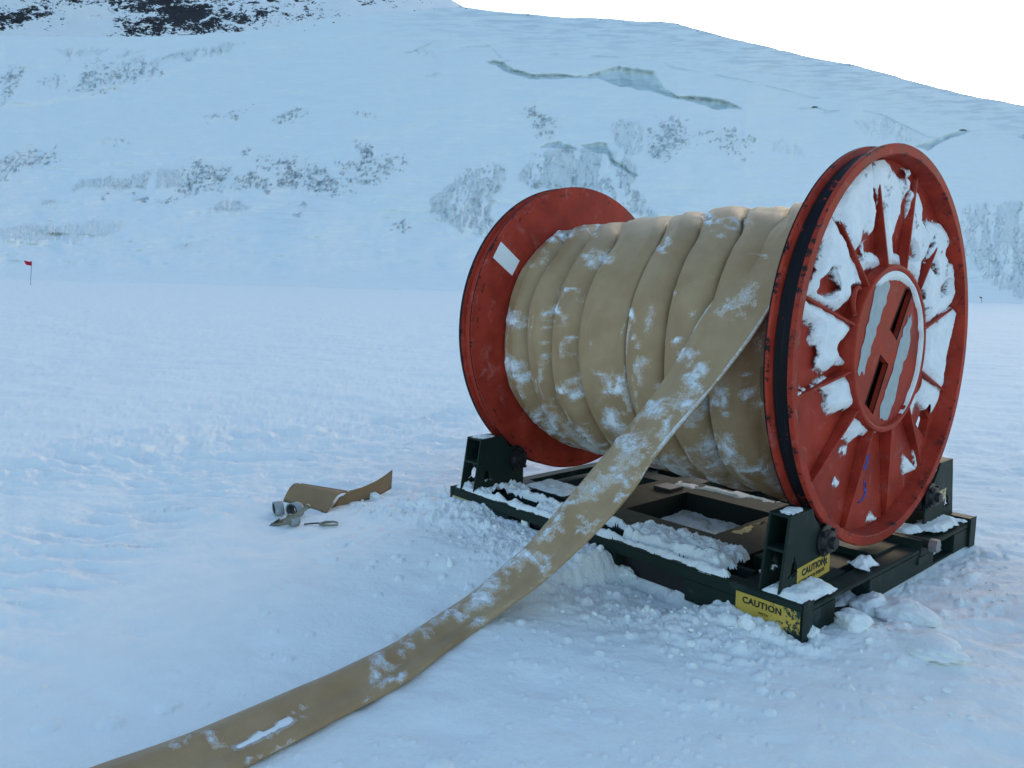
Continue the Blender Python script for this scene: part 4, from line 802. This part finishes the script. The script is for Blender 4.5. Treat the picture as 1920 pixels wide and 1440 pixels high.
# ------------------------------------------------------------------ snow lying on the stand
def stand_snow():
    dx = .009; x = np.arange(X0, X1+.001, dx); y = np.arange(Y0, Y1+.001, dx); X, Y = np.meshgrid(x, y, indexing='ij')
    wob = (fbm(X*13, Y*13, 4, 121)-.5)*.085; h = np.full(X.shape, -1.); base = np.full(X.shape, .165)
    def rect(a, b, c, d): return [(a, c), (b, c), (b, d), (a, d)]
    def P(*q): return [tuple(onz(u, v, .19)[:2]) for u, v in q]
    REG = [(rect(-2.28, -.26, -1.0, -.945), .17, .024, .7), (rect(-2.06, -.75, -.815, -.745), .166, .028, .8), (rect(-1.0, -.34, -.935, -.66), .162, .040, 1), (rect(-1.66, -1.38, -.93, -.75), .162, .03, 1),
     (rect(-2.36, -2.02, -1.01, -.62), .152, .03, .3), (rect(-2.12, -1.76, -.58, -.34), .158, .018, .3), (rect(-.10, .115, -1.015, -.70), .150, .034, .3), (rect(.0, .10, -.36, -.22), .148, .03, .8), (rect(-.16, .0, .34, .52), .15, .03, 1),
     (rect(-.06, .10, .52, .90), .150, .028, .8), (rect(-1.32, -1.0, .27, .36), .1662, .012, .8), (rect(-.22, -.12, -.78, -.55), .15, .03, 1), (rect(-1.95, -1.7, .60, .85), .152, .03, 1), (rect(-1.1, -.8, .34, .40), .1662, .008, 1), (rect(-1.5, -1.34, .22, .34), .1662, .008, 1), (rect(-.90, -.74, -.745, -.66), .166, .03, .6)]
    for p, b, hm, rg in REG:
        d = polydist(X, Y, p)+wob*rg; n_ = hm*np.sqrt(np.clip(d/.035, 0, 1)); m = (d > 0) & (b+n_ > np.where(h > 0, base+h, 0)); h = np.where(m, n_, h); base = np.where(m, b, base)
    # nothing over the open slots and the opening of the inner frame
    op = ((X > -2.05) & (X < -.95) & (Y > -.925) & (Y < -.825) & ~((X > -1.64) & (X < -1.38))) | ((X > -1.31) & (X < -.675) & (Y > -.48) & (Y < .13))
    h = np.where(op, -1, h)
    act = np.clip(h/.03, 0, 1)
    smo = (base > .149) & (base < .151)
    for sc, am, sd in ((14, .020, 131), (30, .013, 134), (62, .006, 137)):
        f, w = worley(X*sc+fbm(X*sc, Y*sc, 2, 3), Y*sc+fbm(Y*sc, X*sc, 2, 4), sd); h = np.where(h > 0, h+act*act*am*np.sqrt(np.clip(1-(f/(.3+.3*w))**2, 0, 1))*(.3+w)*np.where(smo, .35, 1), h)
    keep = h > 0; keep2 = keep.copy()
    for a, b in ((1, 0), (-1, 0), (0, 1), (0, -1)): keep2 |= np.roll(keep, (a, b), (0, 1))
    keep2 &= ~op; h = np.where(keep, h, -.004)
    a = keep2[:-1, :-1] & keep2[1:, :-1] & keep2[1:, 1:] & keep2[:-1, 1:]; used = np.zeros_like(keep2); n, m = X.shape
    for sx in (0, 1):
        for sy in (0, 1): used[sx:n-1+sx, sy:m-1+sy] |= a
    idx = -np.ones(X.shape, int); idx[used] = np.arange(used.sum()); I, J = np.where(a)
    F = np.stack([idx[I, J], idx[I+1, J], idx[I+1, J+1], idx[I, J+1]], -1)
    o = mesh_np('snow_cover', np.stack([X, Y, base+h], -1)[used], F, M_lump); tag(o, 'crumbly loose snow lying along the rails and plates of the green stand', 'snow', kind='stuff')
stand_snow()
for xa, xb, ya, yb, o_, lb in ((-.085, -.005, -.925, -.79, .012, 'thin patch of snow on top of the near right post'), (-2.28, -2.17, -.932, -.78, .016, 'thin patch of snow on top of the left front post')):
    X, Y = np.meshgrid(np.linspace(xa, xb, 26), np.linspace(ya, yb, 34), indexing='ij'); cx, cy = (xa+xb)/2, (ya+yb)/2
    q = 1-np.hypot((X-cx)/((xb-xa)/2), (Y-cy)/((yb-ya)/2))+(fbm(X*30, Y*30, 3, 151)-.5)*1.0; h = o_*np.sign(q)*np.sqrt(np.abs(np.clip(q, -.2, 1)))
    tag(mesh_np('snow_cap', np.stack([X, Y, .5115+h], -1).reshape(-1, 3), grid_faces(26, 34), M_lump), lb, 'snow', kind='stuff')
def lump(c, r, seed, sq=(1, 1, 1), cuts=3, sub=4):
    bm = bmesh.new(); bmesh.ops.create_icosphere(bm, subdivisions=sub, radius=1); rg = np.random.default_rng(seed)
    pl = [(Vector(rg.normal(size=3)).normalized(), rg.uniform(.55, .85)) for _ in range(cuts)]
    for v in bm.verts:
        p = v.co.copy()
        for nrm, dd in pl:
            e = p.dot(nrm)-dd
            if e > 0: p -= nrm*e*.92
        a = np.array([p.x*2.1+seed, p.y*2.1+p.z*1.7]); b = np.array([p.x*6+p.z*5, p.y*6+seed])
        p *= 1+.50*(float(fbm(a[:1], a[1:], 3, seed)[0])-.5)+.30*(float(fbm(b[:1], b[1:], 3, seed+3)[0])-.5)
        v.co = Vector((p.x*r*sq[0]+c[0], p.y*r*sq[1]+c[1], p.z*r*sq[2]+c[2]))
    return bm
def chunk(bm, name='snow_chunk'):
    me = bpy.data.meshes.new(name); bm.to_mesh(me); bm.free(); me.polygons.foreach_set('use_smooth', [True]*len(me.polygons)); me.materials.append(M_lump)
    o = bpy.data.objects.new(name, me); COL.objects.link(o); return o
for (u, v, z), r, sd, sq, lb in (((1398, 1180, .03), .034, 3, (1.1, .8, 1.1), 'rounded snow lump covering the left part of the front caution label'),
  ((1628, 1128, .03), .085, 4, (1., 1.25, .85), 'tall broken snow slab leaning on the right side rail near the corner'),
  ((1600, 1178, .02), .075, 5, (1.2, 1., .75), 'blocky snow lump below the tall slab at the corner of the stand'),
  ((1690, 1150, .02), .105, 6, (1.35, 1.1, .5), 'wide low snow slab to the right of the tall slab'),
  ((1735, 1225, .0), .10, 7, (1.5, 1.2, .35), 'flat outlying snow slab nearest the lower right'),
  ((1175, 1062, .04), .052, 8, (1.2, .9, .8), 'angular snow block in front of the long rail beside its fork pocket'),
  ((1130, 1030, .06), .030, 9, (.8, .8, 1.7), 'upright snow tooth leaning against the long rail right of the hose'),
  ((985, 987, .07), .028, 10, (.9, .9, 1.5), 'small snow tooth by the left fork pocket of the long rail'),
  ((1515, 1195, .0), .045, 11, (1, 1, .8), 'snow lump touching the foot of the near corner of the stand'),
  ((705, 938, .01), .05, 12, (1., .9, .7), 'pale snow lump under the curled board strip'),
  ((845, 1075, .01), .022, 13, (.8, .8, 1.6), 'lone snow spike standing left of the loose hose')):
    p = onz(u, v, z); c = (p[0], p[1], gz(p[0], p[1])+r*sq[2]*.4); tag(chunk(lump(c, r, sd, sq)), lb, 'snow lump', 'snow lumps round the stand')
bm = bmesh.new(); rg = np.random.default_rng(21)
tmp = []
for i in range(300):
    q = rg.random()
    if q < .62: x = rg.uniform(-2.5, .1); y = -1.05-abs(rg.normal(0, .26)); 
    elif q < .9: x = .14+abs(rg.normal(0, .35)); y = rg.uniform(-1.2, 1.2)
    else: x = rg.uniform(-3.4, -2.4); y = rg.uniform(-1.6, -.6)
    r = min(rg.lognormal(-4.75, .45), .026); tmp.append((x, y, r, int(rg.integers(1, 900))))
zs = ground(np.array([t[0] for t in tmp]), np.array([t[1] for t in tmp]))
me_all = bmesh.new()
for (x, y, r, sd), z in zip(tmp, zs):
    b = lump((x, y, z+r*.3), r, sd, (1, rg.uniform(.7, 1.2), rg.uniform(.6, 1.)), 3, 2); m = bpy.data.meshes.new('t'); b.to_mesh(m); b.free(); me_all.from_mesh(m); bpy.data.meshes.remove(m)
tag(chunk(me_all, 'snow_crumbs'), 'small crumbs of broken snow scattered round the foot of the green stand', 'snow', kind='stuff')

# ------------------------------------------------------------------ board pieces, ratchet strap
def sheet(name, corners, prof, th, mat, n=24, k=14):
    """thin board spanned between two edges a-b and d-c, raised by prof(s, t)"""
    a, b, c, d = [np.array(q, float) for q in corners]; V = []
    for side in (0, 1):
        for i in range(n+1):
            for j in range(k+1):
                s, t = i/n, j/k; p = (a*(1-s)+b*s)*(1-t)+(d*(1-s)+c*s)*t; p = p+np.array([0, 0, prof(s, t)-side*th]); V.append(p)
    N = (n+1)*(k+1); F = grid_faces(n+1, k+1); F2 = F[:, ::-1]+N; E = []
    bd = [(i*(k+1), (i+1)*(k+1)) for i in range(n)]+[((i+1)*(k+1)+k, i*(k+1)+k) for i in range(n)]+[(j+1, j) for j in range(k)]+[(n*(k+1)+j, n*(k+1)+j+1) for j in range(k)]
    for p, q in bd: E.append((p, q, q+N, p+N))
    return mesh_np(name, V, np.vstack([F, F2, np.array(E)]), mat)
def G(u, v, z=.0): p = onz(u, v, z); return np.array([p[0], p[1], z])
zb = gz(*onz(600, 950, .02)[:2])
o = sheet('board_sheet', (G(531, 938, zb+.01), G(612, 963, zb+.0), G(652, 920, zb+.09), G(566, 906, zb+.09)), lambda s, t: .05*math.sin(math.pi*min(t*1.05, 1))+.0, .010, M_card)
tag(o, 'brown bent board sheet arched over the snow behind the ratchet strap', 'board')
o = sheet('board_strip', (G(622, 953, zb+.002), G(636, 932, zb+.07), G(736, 894, zb+.10), G(734, 922, zb+.012)), lambda s, t: .05*max(t-.62, 0)**1.5*3+.02*s*t, .012, M_card)
tag(o, 'narrow brown board strip with an upturned curled end beside the bent sheet', 'board')
o2 = sheet('board_flange', (G(640, 932, zb+.068), G(655, 920, zb+.075), G(700, 908, zb+.075), G(700, 912, zb+.06)), lambda s, t: 0, .006, M_card); o2.parent = o
st = empty('ratchet_strap', (float(onz(545, 965, 0)[0]), float(onz(545, 965, 0)[1]), 0)); tag(st, 'rolled grey webbing strap with a metal ratchet and hook lying on the snow', 'strap')
zs_ = gz(*onz(545, 970, .02)[:2])
V3 = lambda a: Vector([float(q) for q in a])
e_r = V3(onz(600, 965, .05))-V3(onz(500, 965, .05)); e_r.z = 0; pxm = e_r.length/100; e_r.normalize(); e_u = Vector((0, 0, 1)); e_f = e_r.cross(e_u)      # right, up, away
S0 = V3(onz(505, 990, zs_))
def SP(du, dv, df=0): return S0+e_r*(du*pxm)+e_u*(dv*pxm*1.05)+e_f*(-df*pxm)
def coilstrap(c, r0, r1, turns, w, ax, name, mat, seed):
    n = int(40*turns); V = []; t1 = ax.cross(e_u).normalized(); t2 = ax.cross(t1)
    for i in range(n+1):
        q = i/n*turns*2*math.pi; r = (r0+(r1-r0)*i/n)*(1+.16*math.sin(q*2+seed))
        for off, s in ((0, -1), (0, 1), (.0022, 1), (.0022, -1)): V.append(c+t1*((r+off)*math.cos(q))+t2*((r+off)*math.sin(q)*.92)+ax*(w*.5*s))
    o = mesh_np(name, [tuple(v) for v in V], grid_faces(n+1, 4, wrap_m=True), mat, None, True); adopt(st, o); return o
axv = (e_f*-.8+e_r*.6).normalized()
CA = V3(onz(522, 966, zs_))+Vector((0, 0, .046)); CB = V3(onz(553, 971, zs_))+Vector((0, 0, .054)); CC_ = V3(onz(552, 988, zs_))+Vector((0, 0, .03))
coilstrap(CA, .040, .050, 2.1, .055, (e_r*.9-e_f*.45).normalized(), 'webbing_roll', M_web, 1); coilstrap(CA, .034, .036, 1.1, .054, (e_r*.9-e_f*.45).normalized(), 'roll_inner_shade', M_webdark, 1)  # dark inner tubes give the open rolls their shaded inside
coilstrap(CB, .046, .060, 2.3, .05, (e_f*-.75+e_r*.66).normalized(), 'webbing_roll', M_web, 2); coilstrap(CB, .034, .044, 1.6, .052, (e_f*-.75+e_r*.66).normalized(), 'roll_inner_shade', M_webdark, 2)
coilstrap(CC_, .012, .032, 4, .05, (e_f*-.6+e_r*.8).normalized(), 'webbing_roll', M_web, 3)
def bar(a, b, w, t, name, mat):
    d = (b-a); L = d.length; d.normalize(); s = d.cross(e_f).normalized(); m = MB(); P = [a-s*w/2, a+s*w/2, b+s*w/2*.8, b-s*w/2*.8]
    m.prism([tuple(p) for p in P], tuple(e_f*t)); o = m.build(name, mat, None, bevel=.001); adopt(st, o); return o
bar(SP(2, 3, 10), SP(30, 14, 10), .022, .004, 'ratchet_base', M_zinc); bar(SP(2, 3, 4), SP(40, 9, 4), .024, .004, 'ratchet_base', M_zinc); bar(SP(30, 12, 9), SP(70, 36, 9), .024, .004, 'ratchet_handle', M_zinc); bar(SP(30, 12, 2), SP(70, 36, 2), .024, .004, 'ratchet_handle', M_zinc)
bar(SP(-1, 1, 10), SP(17, 14, 10), .012, .02, 'ratchet_grip', M_black)
def disc(c, r, t, name, mat):
    m = MB(); ring = [tuple(c+e_r*(r*math.cos(q))+e_u*(r*math.sin(q))) for q in np.linspace(0, 2*math.pi, 20, endpoint=False)]; m.prism(ring, tuple(e_f*t)); o = m.build(name, mat, None, bevel=.002); adopt(st, o)
disc(SP(35, 15, 14), .024, .02, 'spool', M_zinc); disc(SP(35, 15, 16), .013, .01, 'spool', M_black); disc(SP(68, 36, 12), .016, .02, 'pivot', M_zinc)
z3 = lambda u, v, h=.012: V3(onz(u, v, zs_+h))+Vector((0, 0, 0))
o = MB().tube([z3(570, 983), z3(590, 981), z3(604, 981)], .005, 8).build('hook_strap', M_webdark, None); adopt(st, o)
hk = [z3(600, 982), z3(610, 979), z3(625, 978), z3(633, 980), z3(632, 984), z3(622, 985), z3(608, 985)]
o = MB().tube(hk, [.008, .009, .006, .006, .006, .006, .008], 8, closed=True).build('hook', M_zinc, None, smooth=True); adopt(st, o)

# ------------------------------------------------------------------ marker flags
def flag(u, vt, vb, depth, name, label):
    b = CAM+ray(u[1], vb)*depth; top = CAM+ray(u[0], vt)*depth; b[2] = gz(b[0], b[1])-.15
    f = empty('marker_flag', tuple(b)); tag(f, label, 'flag', 'route marker flags on the snow field')
    o = MB().tube([tuple(b), tuple(top)], .016*depth/61, 8).build('pole', M_pole, None); adopt(f, o)
    k = depth/FL; e = RT*k; d = np.array([0, 0, -1.])*k; n, m = 14, 8; V = []
    sc = (vb-vt)/37.
    for i in range(n+1):
        for j in range(m+1):
            s, t = i/n, j/m; V.append(top-e*(s*13.5*sc*(1-.28*t*t*(s > .3)))+d*((t*7.5+.5*s*(1-t)*0+.6*math.sin(s*5))*sc)+FW*k*(1.6*math.sin(s*6)*sc))
    V = V+[v+FW*.004 for v in V]; N = (n+1)*(m+1); F = grid_faces(n+1, m+1)
    o = mesh_np('flag_cloth', V, np.vstack([F, F[:, ::-1]+N]), M_flag); adopt(f, o)
flag((59.5, 56.5), 489.5, 528, 60, 'marker_flag', 'red cloth marker flag on a thin pole far left on the snow')
flag((1841, 1840), 556.5, 570, 172, 'marker_flag', 'tiny red marker flag far off beside the right flange')
